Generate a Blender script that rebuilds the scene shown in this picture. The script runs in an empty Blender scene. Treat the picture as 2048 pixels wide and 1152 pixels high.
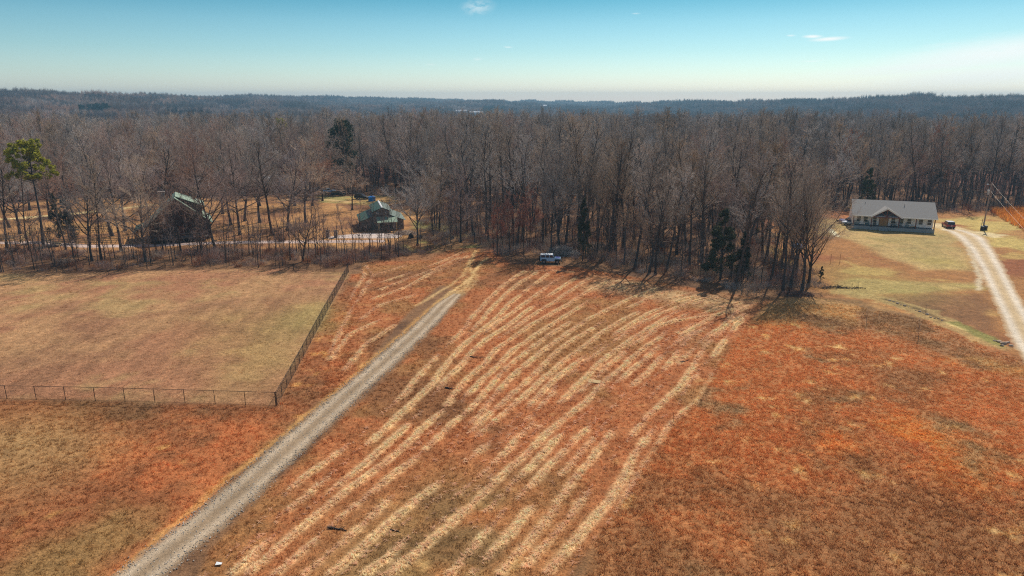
import bpy, math, random
import numpy as np
from mathutils import Vector, Matrix

# ------------------------------------------------------------------ camera, sky, sun, exposure
SC = bpy.context.scene
COL = SC.collection
H = 30.0                      # camera height
PITCH = math.radians(15.4)
FPX = 1365.0                  # focal length in pixels of the 2048 px wide photograph
CP, SP = math.cos(PITCH), math.sin(PITCH)

cam_d = bpy.data.cameras.new('camera')
cam = bpy.data.objects.new('camera', cam_d); COL.objects.link(cam)
cam.location = (0, 0, H)
cam.rotation_euler = (math.pi/2 - PITCH, 0, 0)
cam_d.sensor_width = 36.0
cam_d.lens = 36.0 * FPX / 2048.0
cam_d.clip_start = 0.5
cam_d.clip_end = 12000
SC.camera = cam

SUN_EL, SUN_AZ = math.radians(47), math.radians(30)     # azimuth clockwise from +Y (view direction)
SC.view_settings.view_transform = 'Standard'
SC.view_settings.look = 'None'
SC.view_settings.exposure = 0.25
SC.view_settings.gamma = 1.0
SC.view_settings.use_curve_mapping = False

w = bpy.data.worlds.new('World'); SC.world = w; w.use_nodes = True
nt = w.node_tree; nt.nodes.clear()
def N(tree, typ, **kw):
    n = tree.nodes.new(typ)
    for k, v in kw.items(): setattr(n, k, v)
    return n
def ramp(n, pts, interp='LINEAR'):
    cr = n.color_ramp; cr.interpolation = interp
    while len(cr.elements) < len(pts): cr.elements.new(0.5)
    for e, (p, c) in zip(cr.elements, pts):
        e.position = p; e.color = (c[0], c[1], c[2], 1) if hasattr(c, '__len__') else (c, c, c, 1)
sky = N(nt, 'ShaderNodeTexSky', sky_type='NISHITA')
sky.sun_disc = False; sky.sun_elevation = SUN_EL; sky.sun_rotation = SUN_AZ
sky.air_density = 1.0; sky.dust_density = 0.6; sky.ozone_density = 2.0; sky.altitude = 200
tc = N(nt, 'ShaderNodeTexCoord')
sep = N(nt, 'ShaderNodeSeparateXYZ'); nt.links.new(tc.outputs['Generated'], sep.inputs[0])
mr = N(nt, 'ShaderNodeMapRange'); mr.inputs[1].default_value = 0.0; mr.inputs[2].default_value = 0.4
nt.links.new(sep.outputs['Z'], mr.inputs[0])
rp = N(nt, 'ShaderNodeValToRGB'); nt.links.new(mr.outputs[0], rp.inputs[0])
ramp(rp, [(0.0, (1.22, 1.20, 1.36)), (0.03, (1.10, 1.12, 1.22)), (0.09, (.86, 1.01, 1.07)), (0.16, (0.64, .88, .93)), (0.25, (.46, .76, .81)), (0.33, (0.24, 0.60, 0.66)), (0.55, (0.14, 0.45, 0.62)), (1.0, (1.15, 1.0, 0.86))])
mul = N(nt, 'ShaderNodeMix', data_type='RGBA', blend_type='MULTIPLY'); mul.inputs[0].default_value = 1
nt.links.new(sky.outputs[0], mul.inputs[6]); nt.links.new(rp.outputs[0], mul.inputs[7])
# thin cirrus: azimuth / elevation coordinates of the sky direction
at = N(nt, 'ShaderNodeMath', operation='ARCTAN2'); nt.links.new(sep.outputs['X'], at.inputs[0]); nt.links.new(sep.outputs['Y'], at.inputs[1])
cmb = N(nt, 'ShaderNodeCombineXYZ'); nt.links.new(at.outputs[0], cmb.inputs[0]); nt.links.new(sep.outputs['Z'], cmb.inputs[1])
def cloud(az, el, wx, wy, slope, sc, thr, amt):
    """soft streak of cirrus centred at an azimuth / elevation of the sky"""
    mp = N(nt, 'ShaderNodeMapping', vector_type='TEXTURE')
    mp.inputs['Location'].default_value = (az, el, 0)
    mp.inputs['Rotation'].default_value = (0, 0, slope)
    mp.inputs['Scale'].default_value = (wx, wy, 1)
    nt.links.new(cmb.outputs[0], mp.inputs[0])
    ln = N(nt, 'ShaderNodeVectorMath', operation='LENGTH'); nt.links.new(mp.outputs[0], ln.inputs[0])
    r1 = N(nt, 'ShaderNodeMapRange', interpolation_type='SMOOTHSTEP'); nt.links.new(ln.outputs['Value'], r1.inputs[0])
    r1.inputs[1].default_value = 1.0; r1.inputs[2].default_value = 0.0; r1.inputs[3].default_value = 0; r1.inputs[4].default_value = 1
    nz = N(nt, 'ShaderNodeTexNoise'); nz.inputs['Scale'].default_value = sc; nz.inputs['Detail'].default_value = 6
    nz.inputs['Roughness'].default_value = 0.62
    nt.links.new(mp.outputs[0], nz.inputs['Vector'])
    r2 = N(nt, 'ShaderNodeMapRange', interpolation_type='SMOOTHSTEP'); nt.links.new(nz.outputs[0], r2.inputs[0])
    r2.inputs[1].default_value = thr; r2.inputs[2].default_value = thr + 0.22
    m = N(nt, 'ShaderNodeMath', operation='MULTIPLY'); nt.links.new(r1.outputs[0], m.inputs[0]); nt.links.new(r2.outputs[0], m.inputs[1])
    m2 = N(nt, 'ShaderNodeMath', operation='MULTIPLY'); nt.links.new(m.outputs[0], m2.inputs[0]); m2.inputs[1].default_value = amt
    return m2
def skydir(px, py):
    d = np.array([px-1024, FPX*CP + (576-py)*SP, -FPX*SP + (576-py)*CP]); d /= np.linalg.norm(d)
    return math.atan2(d[0], d[1]), d[2]
acc = None
for (px, py, wx, wy, sl, sc, thr, amt) in [
        (1625, 73, .016, .0030, -.02, 1.4, .22, .9), (1658, 78, .030, .0036, .04, 1.6, .22, .9), (1582, 71, .008, .0018, 0, 1.2, .34, .6),
        (1625, 122, .020, .0018, .03, 1.5, .38, .5), (2010, 105, .20, .026, .11, 2.6, .24, .8), (1900, 128, .20, .014, .08, 2.4, .26, .7), (1990, 150, .2, .02, .06, 2., .2, .7),
        (1960, 82, .10, .010, .12, 2.0, .42, .4),
        (955, 14, .030, .014, .1, 1.8, .36, .35), (1016, 94, .009, .0018, 0, 1.3, .35, .5), (955, 118, .009, .003, .1, 1.4, .35, .35),
        (862, 129, .010, .002, 0, 1.4, .35, .25), (1272, 27, .008, .0015, 0, 1.3, .35, .4)]:
    a, e = skydir(px, py)
    c = cloud(a, e, wx, wy, sl, sc, thr, amt)
    if acc is None: acc = c
    else:
        m = N(nt, 'ShaderNodeMath', operation='MAXIMUM'); nt.links.new(acc.outputs[0], m.inputs[0]); nt.links.new(c.outputs[0], m.inputs[1]); acc = m
mixc = N(nt, 'ShaderNodeMix', data_type='RGBA'); nt.links.new(acc.outputs[0], mixc.inputs[0])
nt.links.new(mul.outputs[2], mixc.inputs[6]); mixc.inputs[7].default_value = (9.0, 9.2, 9.0, 1)
bg = N(nt, 'ShaderNodeBackground'); bg.inputs[1].default_value = 0.10
nt.links.new(mixc.outputs[2], bg.inputs[0])
wo = N(nt, 'ShaderNodeOutputWorld'); nt.links.new(bg.outputs[0], wo.inputs[0])

sd = bpy.data.lights.new('sun', 'SUN'); sd.energy = 4.0; sd.angle = math.radians(0.53); sd.color = (1.0, 0.94, 0.86)
so = bpy.data.objects.new('sun', sd); COL.objects.link(so)
sdir = Vector((math.sin(SUN_AZ)*math.cos(SUN_EL), math.cos(SUN_AZ)*math.cos(SUN_EL), math.sin(SUN_EL)))
so.rotation_euler = (-sdir).to_track_quat('-Z', 'Y').to_euler(); so.location = (60, 60, 120)

SC.cycles.use_denoising = False; SC.cycles.filter_width = 1.15
SC.cycles.max_bounces = 5; SC.cycles.diffuse_bounces = 3; SC.cycles.glossy_bounces = 2
SC.cycles.transmission_bounces = 3; SC.cycles.volume_bounces = 0; SC.cycles.transparent_max_bounces = 6

# ------------------------------------------------------------------ helpers
rnd = random.Random(7)
rng = np.random.default_rng(11)

def lattice(seed):
    return np.random.default_rng(seed).random((256, 256))
_L = {}
def vnoise(x, y, seed=0):
    if seed not in _L: _L[seed] = lattice(seed)
    L = _L[seed]
    xi = np.floor(x).astype(int); yi = np.floor(y).astype(int)
    fx = x-xi; fy = y-yi
    fx = fx*fx*(3-2*fx); fy = fy*fy*(3-2*fy)
    a = L[xi & 255, yi & 255]; b = L[(xi+1) & 255, yi & 255]; c = L[xi & 255, (yi+1) & 255]; d = L[(xi+1) & 255, (yi+1) & 255]
    return a*(1-fx)*(1-fy)+b*fx*(1-fy)+c*(1-fx)*fy+d*fx*fy
def fbm(x, y, wl, octv=4, seed=0, rough=.5):
    x = np.asarray(x, float)/wl; y = np.asarray(y, float)/wl
    s = 0; a = 1; t = 0
    for o in range(octv):
        s = s + a*vnoise(x*2**o+17.3*o, y*2**o+5.1*o, seed+o); t += a; a *= rough
    return s/t
def sst(a, b, x):
    t = np.clip((x-a)/(b-a), 0, 1); return t*t*(3-2*t)

# terrain: gentle field near the camera, falling into a wooded valley and rising to far ridges
_az = np.radians([-60, -37, -28, -18, -9, 0, 6, 11, 19, 30, 37, 60])
_Rr = np.array([1250, 1250, 1500, 2300, 3000, 3400, 3300, 2300, 1800, 1500, 1450, 1450.])
_yt = np.array([188, 188, 191, 194, 198, 203, 205, 204, 201, 195, 198, 200.])
def terrain(x, y):
    x = np.asarray(x, float); y = np.asarray(y, float)
    r = np.hypot(x, y); a = np.arctan2(x, np.maximum(y, 1e-3))
    R = np.interp(a, _az, _Rr); hr = (30-(np.interp(a, _az, _yt)-200)/1416.*R)-17+(fbm(a*40+50, r*0, 1, 3, 45)-.5)*11
    z = -2.5*sst(260, 400, r)-17.5*sst(400, 720, r)
    t = np.clip((r-760)/np.maximum(R-760, 1), 0, 1)
    far = -20+(hr+20)*(t**1.15)
    far = far-40*sst(R, R+900, r)
    hills = (fbm(x, y, 420, 3, 40)-.5)*46*sst(650, 1000, r)*(1-.85*sst(.75, 1.0, r/R))
    z = np.where(r > 760, far, z)+hills
    near = (fbm(x, y, 38, 2, 60)-.5)*0.7*(1-sst(300, 500, r))
    # shallow drainage swale through the mown field and the yard
    return z+near
def P(px, py, z=0.0):
    """point on the ground seen at a photograph pixel (used once, to survey positions)"""
    d = np.array([px-1024., FPX*CP+(576-py)*SP, -FPX*SP+(576-py)*CP])
    t = (z-H)/d[2]
    for _ in range(6):
        q = d*t; zz = float(terrain(q[0], q[1]))+z
        t = (zz-H)/d[2]
    q = d*t
    return Vector((float(q[0]), float(q[1]), float(terrain(q[0], q[1]))))
def G(x, y): return Vector((x, y, float(terrain(x, y))))
def Dof(px, py): q = P(px, py); return math.hypot(q.x, q.y)

def lin(c):
    return tuple(((v/255.)/12.92 if v <= 10 else (((v/255.)+.055)/1.055)**2.4) for v in c)
def tag(o, label=None, cat=None, group=None, kind=None):
    if label: o['label'] = label
    if cat: o['category'] = cat
    if group: o['group'] = group
    if kind: o['kind'] = kind
    return o
def thing(name, label, cat, loc=(0, 0, 0), rz=0, group=None):
    o = bpy.data.objects.new(name, None); COL.objects.link(o); o.empty_display_size = .5
    o.location = loc; o.rotation_euler = (0, 0, rz)
    return tag(o, label, cat, group)
def link_mesh(name, me, m, parent=None):
    o = bpy.data.objects.new(name, me); COL.objects.link(o)
    if m is not None and not me.materials: me.materials.append(m)
    if parent: o.parent = parent
    return o
def copy_tree(o, parent=None):
    c = o.copy(); COL.objects.link(c); c.parent = parent
    for ch in [k for k in o.children]: copy_tree(ch, c)
    return c

class MB:
    def __init__(s): s.v = []; s.f = []
    def add(s, vs, fs, M=None):
        n = len(s.v)
        for p in vs: s.v.append(tuple(M @ Vector(p)) if M else tuple(p))
        for f in fs: s.f.append(tuple(i+n for i in f))
        return s
    def box(s, c, d, rz=0, M=None):
        x, y, z = d[0]/2, d[1]/2, d[2]/2
        vs = [(-x,-y,-z),(x,-y,-z),(x,y,-z),(-x,y,-z),(-x,-y,z),(x,-y,z),(x,y,z),(-x,y,z)]
        R = Matrix.Translation(c) @ Matrix.Rotation(rz, 4, 'Z')
        if M: R = M @ R
        return s.add(vs, [(3,2,1,0),(4,5,6,7),(0,1,5,4),(1,2,6,5),(2,3,7,6),(3,0,4,7)], R)
    def bar(s, a, b, wd, hg):
        a, b = Vector(a), Vector(b); d = b-a; L = d.length
        q = d.to_track_quat('X', 'Z').to_matrix().to_4x4()
        return s.box((L/2, 0, 0), (L, wd, hg), 0, Matrix.Translation(a) @ q)
    def tube(s, a, b, r0, r1=None, n=8, cap=True):
        r1 = r0 if r1 is None else r1
        a, b = Vector(a), Vector(b); q = (b-a).to_track_quat('Z', 'Y').to_matrix()
        k = len(s.v)
        for p, r in ((a, r0), (b, r1)):
            for i in range(n):
                t = 2*math.pi*i/n; s.v.append(tuple(p+q @ Vector((r*math.cos(t), r*math.sin(t), 0))))
        for i in range(n): s.f.append((k+i, k+(i+1) % n, k+n+(i+1) % n, k+n+i))
        if cap: s.f.append(tuple(k+i for i in reversed(range(n)))); s.f.append(tuple(k+n+i for i in range(n)))
        return s
    def prism(s, prof, y0, y1, M=None):
        """profile in xz (counter-clockwise seen from -y), extruded from y0 to y1"""
        n = len(prof)
        vs = [(p[0], y0, p[1]) for p in prof]+[(p[0], y1, p[1]) for p in prof]
        fs = [tuple(range(n)), tuple(reversed(range(n, 2*n)))]+[((i+1) % n, i, n+i, n+(i+1) % n) for i in range(n)]
        return s.add(vs, fs, M)
    def quad(s, a, b, c, d): return s.add([a, b, c, d], [(0, 1, 2, 3)])
    def slab(s, pts, th):
        """thick sheet: pts a polygon in space, thickness along its normal"""
        pts = [Vector(p) for p in pts]; n = (pts[1]-pts[0]).cross(pts[2]-pts[1]).normalized()
        k = len(pts); vs = pts+[p-n*th for p in pts]
        return s.add(vs, [tuple(range(k)), tuple(reversed(range(k, 2*k)))]+[((i+1) % k, i, k+i, k+(i+1) % k) for i in range(k)])
    def build(s, name, m, parent=None, bevel=0, smooth=False):
        me = bpy.data.meshes.new(name); me.from_pydata(s.v, [], s.f); me.update()
        if smooth: me.polygons.foreach_set('use_smooth', [True]*len(me.polygons))
        o = link_mesh(name, me, m, parent)
        if bevel:
            b = o.modifiers.new('bevel', 'BEVEL'); b.width = bevel; b.segments = 2; b.limit_method = 'ANGLE'
        return o

def np_mesh(name, verts, faces, cols=None, smooth=False):
    """verts (n,3), faces (m,k) numpy arrays, optional point colours (n,3)"""
    me = bpy.data.meshes.new(name)
    verts = np.ascontiguousarray(verts, np.float32); faces = np.ascontiguousarray(faces, np.int32)
    m, k = faces.shape
    me.vertices.add(len(verts)); me.vertices.foreach_set('co', verts.ravel())
    me.loops.add(m*k); me.loops.foreach_set('vertex_index', faces.ravel())
    me.polygons.add(m); me.polygons.foreach_set('loop_start', np.arange(0, m*k, k, dtype=np.int32))
    me.polygons.foreach_set('loop_total', np.full(m, k, np.int32))
    if smooth: me.polygons.foreach_set('use_smooth', np.ones(m, bool))
    me.update(calc_edges=True)
    if cols is not None:
        a = me.color_attributes.new('Col', 'FLOAT_COLOR', 'POINT')
        c4 = np.ones((len(verts), 4), np.float32); c4[:, :3] = cols
        a.data.foreach_set('color', c4.ravel())
    return me

# ------------------------------------------------------------------ materials
def newmat(name):
    m = bpy.data.materials.new(name); m.use_nodes = True; t = m.node_tree; t.nodes.clear()
    out = N(t, 'ShaderNodeOutputMaterial'); return m, t, out
def mat(name, col, rough=.8, var=.18, scale=3., metal=0., bump=0., spec=.3, objvar=0., stretch=(1, 1, 1), trans=0.):
    """principled with two octaves of procedural colour variation"""
    m, t, out = newmat(name)
    b = N(t, 'ShaderNodeBsdfPrincipled'); b.inputs['Roughness'].default_value = rough
    b.inputs['Metallic'].default_value = metal; b.inputs['Specular IOR Level'].default_value = spec
    tc = N(t, 'ShaderNodeTexCoord'); mp = N(t, 'ShaderNodeMapping'); mp.inputs['Scale'].default_value = stretch
    t.links.new(tc.outputs['Object'], mp.inputs[0])
    nz = N(t, 'ShaderNodeTexNoise'); nz.inputs['Scale'].default_value = scale; nz.inputs['Detail'].default_value = 5
    nz.inputs['Roughness'].default_value = .65
    t.links.new(mp.outputs[0], nz.inputs['Vector'])
    rp = N(t, 'ShaderNodeValToRGB'); t.links.new(nz.outputs[0], rp.inputs[0])
    ramp(rp, [(.25, tuple(c*(1-var) for c in col)), (.5, col), (.78, tuple(min(1, c*(1+var)) for c in col))])
    src = rp.outputs[0]
    if objvar:
        oi = N(t, 'ShaderNodeObjectInfo'); mr = N(t, 'ShaderNodeMapRange'); t.links.new(oi.outputs['Random'], mr.inputs[0])
        mr.inputs[3].default_value = 1-objvar; mr.inputs[4].default_value = 1+objvar
        hs = N(t, 'ShaderNodeHueSaturation'); t.links.new(src, hs.inputs['Color']); t.links.new(mr.outputs[0], hs.inputs['Value'])
        wn = N(t, 'ShaderNodeTexWhiteNoise', noise_dimensions='1D'); t.links.new(oi.outputs['Random'], wn.inputs['W'])
        m2 = N(t, 'ShaderNodeMapRange'); t.links.new(wn.outputs['Value'], m2.inputs[0]); m2.inputs[3].default_value = .55; m2.inputs[4].default_value = 1.55
        t.links.new(m2.outputs[0], hs.inputs['Saturation'])
        src = hs.outputs[0]
    t.links.new(src, b.inputs['Base Color'])
    if bump:
        bp = N(t, 'ShaderNodeBump'); bp.inputs['Strength'].default_value = bump; bp.inputs['Distance'].default_value = .05
        t.links.new(nz.outputs[0], bp.inputs['Height']); t.links.new(bp.outputs[0], b.inputs['Normal'])
    if trans:
        tr = N(t, 'ShaderNodeBsdfTranslucent'); t.links.new(src, tr.inputs[0])
        mx = N(t, 'ShaderNodeMixShader'); mx.inputs[0].default_value = trans
        t.links.new(b.outputs[0], mx.inputs[1]); t.links.new(tr.outputs[0], mx.inputs[2]); t.links.new(mx.outputs[0], out.inputs[0])
    else: t.links.new(b.outputs[0], out.inputs[0])
    return m
def attr_mat(name, fine, trans=0., bump=0., rough=.95):
    """colour from the surveyed 'Col' attribute with fine procedural variation (metres)"""
    m, t, out = newmat(name)
    b = N(t, 'ShaderNodeBsdfPrincipled'); b.inputs['Roughness'].default_value = rough; b.inputs['Specular IOR Level'].default_value = .1
    a = N(t, 'ShaderNodeAttribute', attribute_name='Col'); src = a.outputs['Color']
    ge = N(t, 'ShaderNodeNewGeometry'); last = None
    for sc, lo, hi, st in fine:
        nz = N(t, 'ShaderNodeTexNoise'); nz.inputs['Scale'].default_value = sc; nz.inputs['Detail'].default_value = 4; nz.inputs['Roughness'].default_value = .7
        mp = N(t, 'ShaderNodeMapping'); mp.inputs['Scale'].default_value = st
        t.links.new(ge.outputs['Position'], mp.inputs[0]); t.links.new(mp.outputs[0], nz.inputs['Vector'])
        r = N(t, 'ShaderNodeMapRange'); t.links.new(nz.outputs[0], r.inputs[0])
        r.inputs[1].default_value = .3; r.inputs[2].default_value = .7; r.inputs[3].default_value = lo; r.inputs[4].default_value = hi
        mx = N(t, 'ShaderNodeVectorMath', operation='SCALE'); t.links.new(src, mx.inputs[0]); t.links.new(r.outputs[0], mx.inputs['Scale'])
        src = mx.outputs[0]; last = nz
    t.links.new(src, b.inputs['Base Color'])
    if bump:
        bp = N(t, 'ShaderNodeBump'); bp.inputs['Strength'].default_value = bump; bp.inputs['Distance'].default_value = .25
        t.links.new(last.outputs[0], bp.inputs['Height']); t.links.new(bp.outputs[0], b.inputs['Normal'])
    if trans:
        tr = N(t, 'ShaderNodeBsdfTranslucent'); t.links.new(src, tr.inputs[0])
        mx = N(t, 'ShaderNodeMixShader'); mx.inputs[0].default_value = trans
        t.links.new(b.outputs[0], mx.inputs[1]); t.links.new(tr.outputs[0], mx.inputs[2]); t.links.new(mx.outputs[0], out.inputs[0])
    else: t.links.new(b.outputs[0], out.inputs[0])
    return m

M = {}
M['ground'] = attr_mat('ground_soil_grass', [(.35, .82, 1.18, (1, 1, 1)), (1.6, .72, 1.28, (1, 1, 1)), (6.0, .6, 1.4, (1, 1, 1))], bump=.6)
M['blade'] = attr_mat('dry_grass_blades', [(.8, .85, 1.15, (1, 1, 1))], trans=.5)
M['gravel'] = attr_mat('gravel', [(.5, .9, 1.1, (1, 1, 1)), (3., .8, 1.18, (1, 1, 1)), (14., .62, 1.4, (1, 1, 1))], bump=.5)
M['bark'] = mat('bark', (.09, .073, .062), .95, .35, 2.5, bump=.6, spec=.1, objvar=.25)
M['twig'] = mat('bare_twigs', (.42, .335, .265), .9, .3, .25, spec=.1, objvar=.4)
M['twig_red'] = mat('reddish_twigs', (.38, .265, .215), .9, .3, .25, spec=.1, objvar=.25)
M['twig_far'] = mat('far_twigs', (.27, .20, .17), .95, .4, .05, spec=.05, objvar=.5)
M['brush'] = mat('brush_stems', (.34, .20, .15), .95, .4, .6, spec=.05, objvar=.35)
M['rust_leaf'] = mat('rusty_dead_leaves', (.34, .15, .10), .9, .35, 2., spec=.1, objvar=.2, trans=.3)
M['pine'] = mat('pine_needles', (.36, .34, .04), .85, .45, 1.2, spec=.15, trans=.25)
M['pine_dark'] = mat('dark_evergreen_needles', (.022, .045, .018), .85, .45, 1.2, spec=.15, trans=.15)
M['cedar'] = mat('cedar_foliage', (.075, .078, .042), .85, .45, 1.5, spec=.1, objvar=.2, trans=.15)
M['pine_far'] = mat('distant_evergreens', (.012, .045, .035), .9, .4, .1, spec=.05)
M['siding'] = mat('white_siding', (.90, .85, .80), .6, .05, 3, stretch=(6, 6, .3))
M['shingle'] = mat('grey_shingles', (.25, .232, .21), .9, .2, 14, bump=.3, stretch=(1, 2.5, 2.5))
M['trim'] = mat('white_trim', (.8, .8, .77), .5, .04, 3)
M['timber'] = mat('stained_timber', (.17, .055, .03), .7, .25, 4, stretch=(1, 1, .3))
M['door'] = mat('varnished_door', (.42, .22, .07), .45, .2, 5, stretch=(3, 3, .4))
M['glass'] = mat('window_glass', (.02, .026, .035), .08, .1, 2, spec=.6)
M['concrete'] = mat('porch_concrete', (.34, .35, .34), .9, .12, 3)
M['block'] = mat('foundation_block', (.20, .22, .22), .9, .2, 4)
M['dark'] = mat('black_plastic', (.02, .02, .022), .5, .2, 4)
M['rubber'] = mat('tyre_rubber', (.018, .018, .018), .85, .2, 6)
M['rim'] = mat('wheel_rim', (.25, .26, .27), .35, .1, 6, metal=.8)
M['barnwood'] = mat('weathered_barn_boards', (.16, .135, .115), .95, .45, 5, bump=.5, stretch=(6, 6, .35))
M['redwood'] = mat('red_barn_boards', (.22, .08, .055), .95, .35, 5, stretch=(6, 6, .35))
M['log'] = mat('log_wall', (.085, .045, .03), .85, .35, 2, bump=.5, stretch=(.4, .4, 6))
M['stone'] = mat('stone_masonry', (.25, .2, .17), .95, .4, 3, bump=.8)
M['whitepaint'] = mat('pale_car_paint', (.32, .53, .70), .3, .04, 2, spec=.6)
M['bluepaint'] = mat('blue_car_paint', (.10, .12, .38), .3, .05, 2, spec=.6)
M['redpaint'] = mat('red_car_paint', (.27, .02, .025), .28, .06, 2, spec=.6)
M['silver'] = mat('silver_car_paint', (.55, .57, .6), .3, .04, 2, spec=.6, metal=.3)
M['light_red'] = mat('tail_light', (.5, .02, .01), .2, .05, 2)
M['lamp_glass'] = mat('lamp_glass', (.8, .8, .75), .15, .03, 2)
M['bluetarp'] = mat('blue_tarp', (.02, .22, .62), .5, .2, 5)
M['whitemetal'] = mat('white_metal_sheet', (.82, .82, .82), .4, .05, 2)
M['galv'] = mat('galvanised_steel', (.45, .46, .46), .4, .1, 8, metal=.6)
M['blackwire'] = mat('black_coated_wire', (.016, .015, .014), .6, .2, 8)
M['polewood'] = mat('utility_pole_wood', (.33, .24, .19), .9, .2, 3, stretch=(5, 5, .3))
M['railwood'] = mat('fence_rail_wood', (.46, .32, .15), .9, .3, 4)
M['wire'] = mat('bright_wire', (.8, .68, .5), .5, .1, 3)
M['orangepaint'] = mat('orange_marking_paint', (.8, .18, .03), .6, .1, 5)
M['rustsheet'] = mat('rusty_metal', (.2, .09, .05), .9, .3, 4)
M['rockm'] = mat('field_stone', (.42, .31, .22), .95, .3, 3, bump=.5)
M['deadwood'] = mat('dead_wood', (.06, .045, .035), .95, .4, 4)
M['fur'] = mat('dark_fur', (.02, .017, .015), .9, .3, 8)
M['leafbush'] = mat('brown_bush_leaves', (.15, .07, .045), .9, .45, 2, spec=.1, trans=.2)

def metal_roof(name, col):
    """standing-seam sheet: fine ribs across the slope as bump"""
    m, t, out = newmat(name)
    b = N(t, 'ShaderNodeBsdfPrincipled'); b.inputs['Roughness'].default_value = .5; b.inputs['Specular IOR Level'].default_value = .4
    tc = N(t, 'ShaderNodeTexCoord')
    wv = N(t, 'ShaderNodeTexWave', bands_direction='Y'); wv.inputs['Scale'].default_value = 1.6
    t.links.new(tc.outputs['Object'], wv.inputs['Vector'])
    nz = N(t, 'ShaderNodeTexNoise'); nz.inputs['Scale'].default_value = .9; nz.inputs['Detail'].default_value = 6
    t.links.new(tc.outputs['Object'], nz.inputs['Vector'])
    rp = N(t, 'ShaderNodeValToRGB'); t.links.new(nz.outputs[0], rp.inputs[0])
    ramp(rp, [(.3, tuple(c*.78 for c in col)), (.7, tuple(c*1.15 for c in col))])
    t.links.new(rp.outputs[0], b.inputs['Base Color'])
    bp = N(t, 'ShaderNodeBump'); bp.inputs['Strength'].default_value = .6; bp.inputs['Distance'].default_value = .04
    t.links.new(wv.outputs[0], bp.inputs['Height']); t.links.new(bp.outputs[0], b.inputs['Normal'])
    t.links.new(b.outputs[0], out.inputs[0]); return m
M['greenroof'] = metal_roof('green_metal_roof', (.04, .085, .055))
M['palegreen'] = metal_roof('pale_green_metal_roof', (.27, .36, .25))

# ------------------------------------------------------------------ ground colour survey (raster in world metres)
RX0, RX1, RY0, RY1, RS = -150., 165., 28., 265., .3
nx = int((RX1-RX0)/RS); ny = int((RY1-RY0)/RS)
gx, gy = np.meshgrid(RX0+RS*(np.arange(nx)+.5), RY0+RS*(np.arange(ny)+.5))
wxn = gx+(fbm(gx, gy, 9, 4, 70)-.5)*5; wyn = gy+(fbm(gx, gy, 9, 4, 80)-.5)*5      # wobbled position: organic edges
n_big = fbm(gx, gy, 26, 4, 90, .6); n_mid = fbm(gx, gy, 6, 4, 100, .6); n_fin = fbm(gx, gy, 1.4, 3, 110, .6)

def gpoly(pts): return np.array([[P(*p).x, P(*p).y] for p in pts])
def sdist(poly, x, y):
    inside = np.zeros(x.shape, bool); dm = np.full(x.shape, 1e9)
    n = len(poly)
    for i in range(n):
        x0, y0 = poly[i]; x1, y1 = poly[(i+1) % n]
        c = ((y0 > y) != (y1 > y)) & (x < (x1-x0)*(y-y0)/((y1-y0) if y1 != y0 else 1e-9)+x0)
        inside ^= c
        dx, dy = x1-x0, y1-y0; L = dx*dx+dy*dy+1e-9
        t = np.clip(((x-x0)*dx+(y-y0)*dy)/L, 0, 1)
        dm = np.minimum(dm, np.hypot(x-x0-t*dx, y-y0-t*dy))
    return np.where(inside, dm, -dm)
def ldist(pts, x, y):
    dm = np.full(x.shape, 1e9)
    for i in range(len(pts)-1):
        x0, y0 = pts[i]; x1, y1 = pts[i+1]; dx, dy = x1-x0, y1-y0; L = dx*dx+dy*dy+1e-9
        t = np.clip(((x-x0)*dx+(y-y0)*dy)/L, 0, 1); dm = np.minimum(dm, np.hypot(x-x0-t*dx, y-y0-t*dy))
    return dm
def mixc3(base, col, a):
    return base*(1-a[..., None])+np.array(col)*a[..., None]
KA = 1.0
def A(r, g, b):
    """albedo for a displayed photograph colour"""
    c = np.array(lin((r, g, b)))/KA
    return c
C = np.zeros(gx.shape+(3,))
# default: leaf litter under and behind the trees
C[:] = A(140, 95, 72)
C = mixc3(C, A(105, 70, 56), sst(.45, .7, n_mid))
def zone(pts, cols, feather=2.5, wob=1., poly=None):
    """cols: base, then (colour, noise, lo, hi) layers"""
    global C
    pg = gpoly(pts) if poly is None else poly
    sx = gx+(wxn-gx)*wob; sy = gy+(wyn-gy)*wob
    a = sst(-feather/2, feather/2, sdist(pg, sx, sy))
    z = np.zeros_like(C); z[:] = cols[0]
    for col, nz, lo, hi in cols[1:]: z = mixc3(z, col, sst(lo, hi, nz))
    C = C*(1-a[..., None])+z*a[..., None]
    return a
n1 = fbm(gx, gy, 14, 5, 120, .62); n2 = fbm(gx, gy, 11, 5, 130, .62); n3 = fbm(gx, gy, 18, 5, 140, .6); n4 = fbm(gx, gy, 2.2, 3, 150, .7)
# pastures behind the left trees and barn yard
zone([(-500, 478), (-500, 398), (300, 398), (700, 392), (860, 400), (900, 470), (880, 498), (760, 500), (600, 496), (-300, 500)],
     [A(176, 118, 78), (A(184, 128, 84), n1, .48, .66), (A(140, 90, 66), n2, .5, .66)], 3)
zone([(640, 392), (800, 392), (800, 402), (760, 412), (640, 405)], [A(162, 140, 90), (A(176, 128, 80), n1, .45, .6)], 3)
zone([(830, 440), (900, 450), (960, 492), (900, 508), (800, 506)], [A(150, 130, 78), (A(140, 95, 65), n1, .45, .6)], 3)
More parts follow.
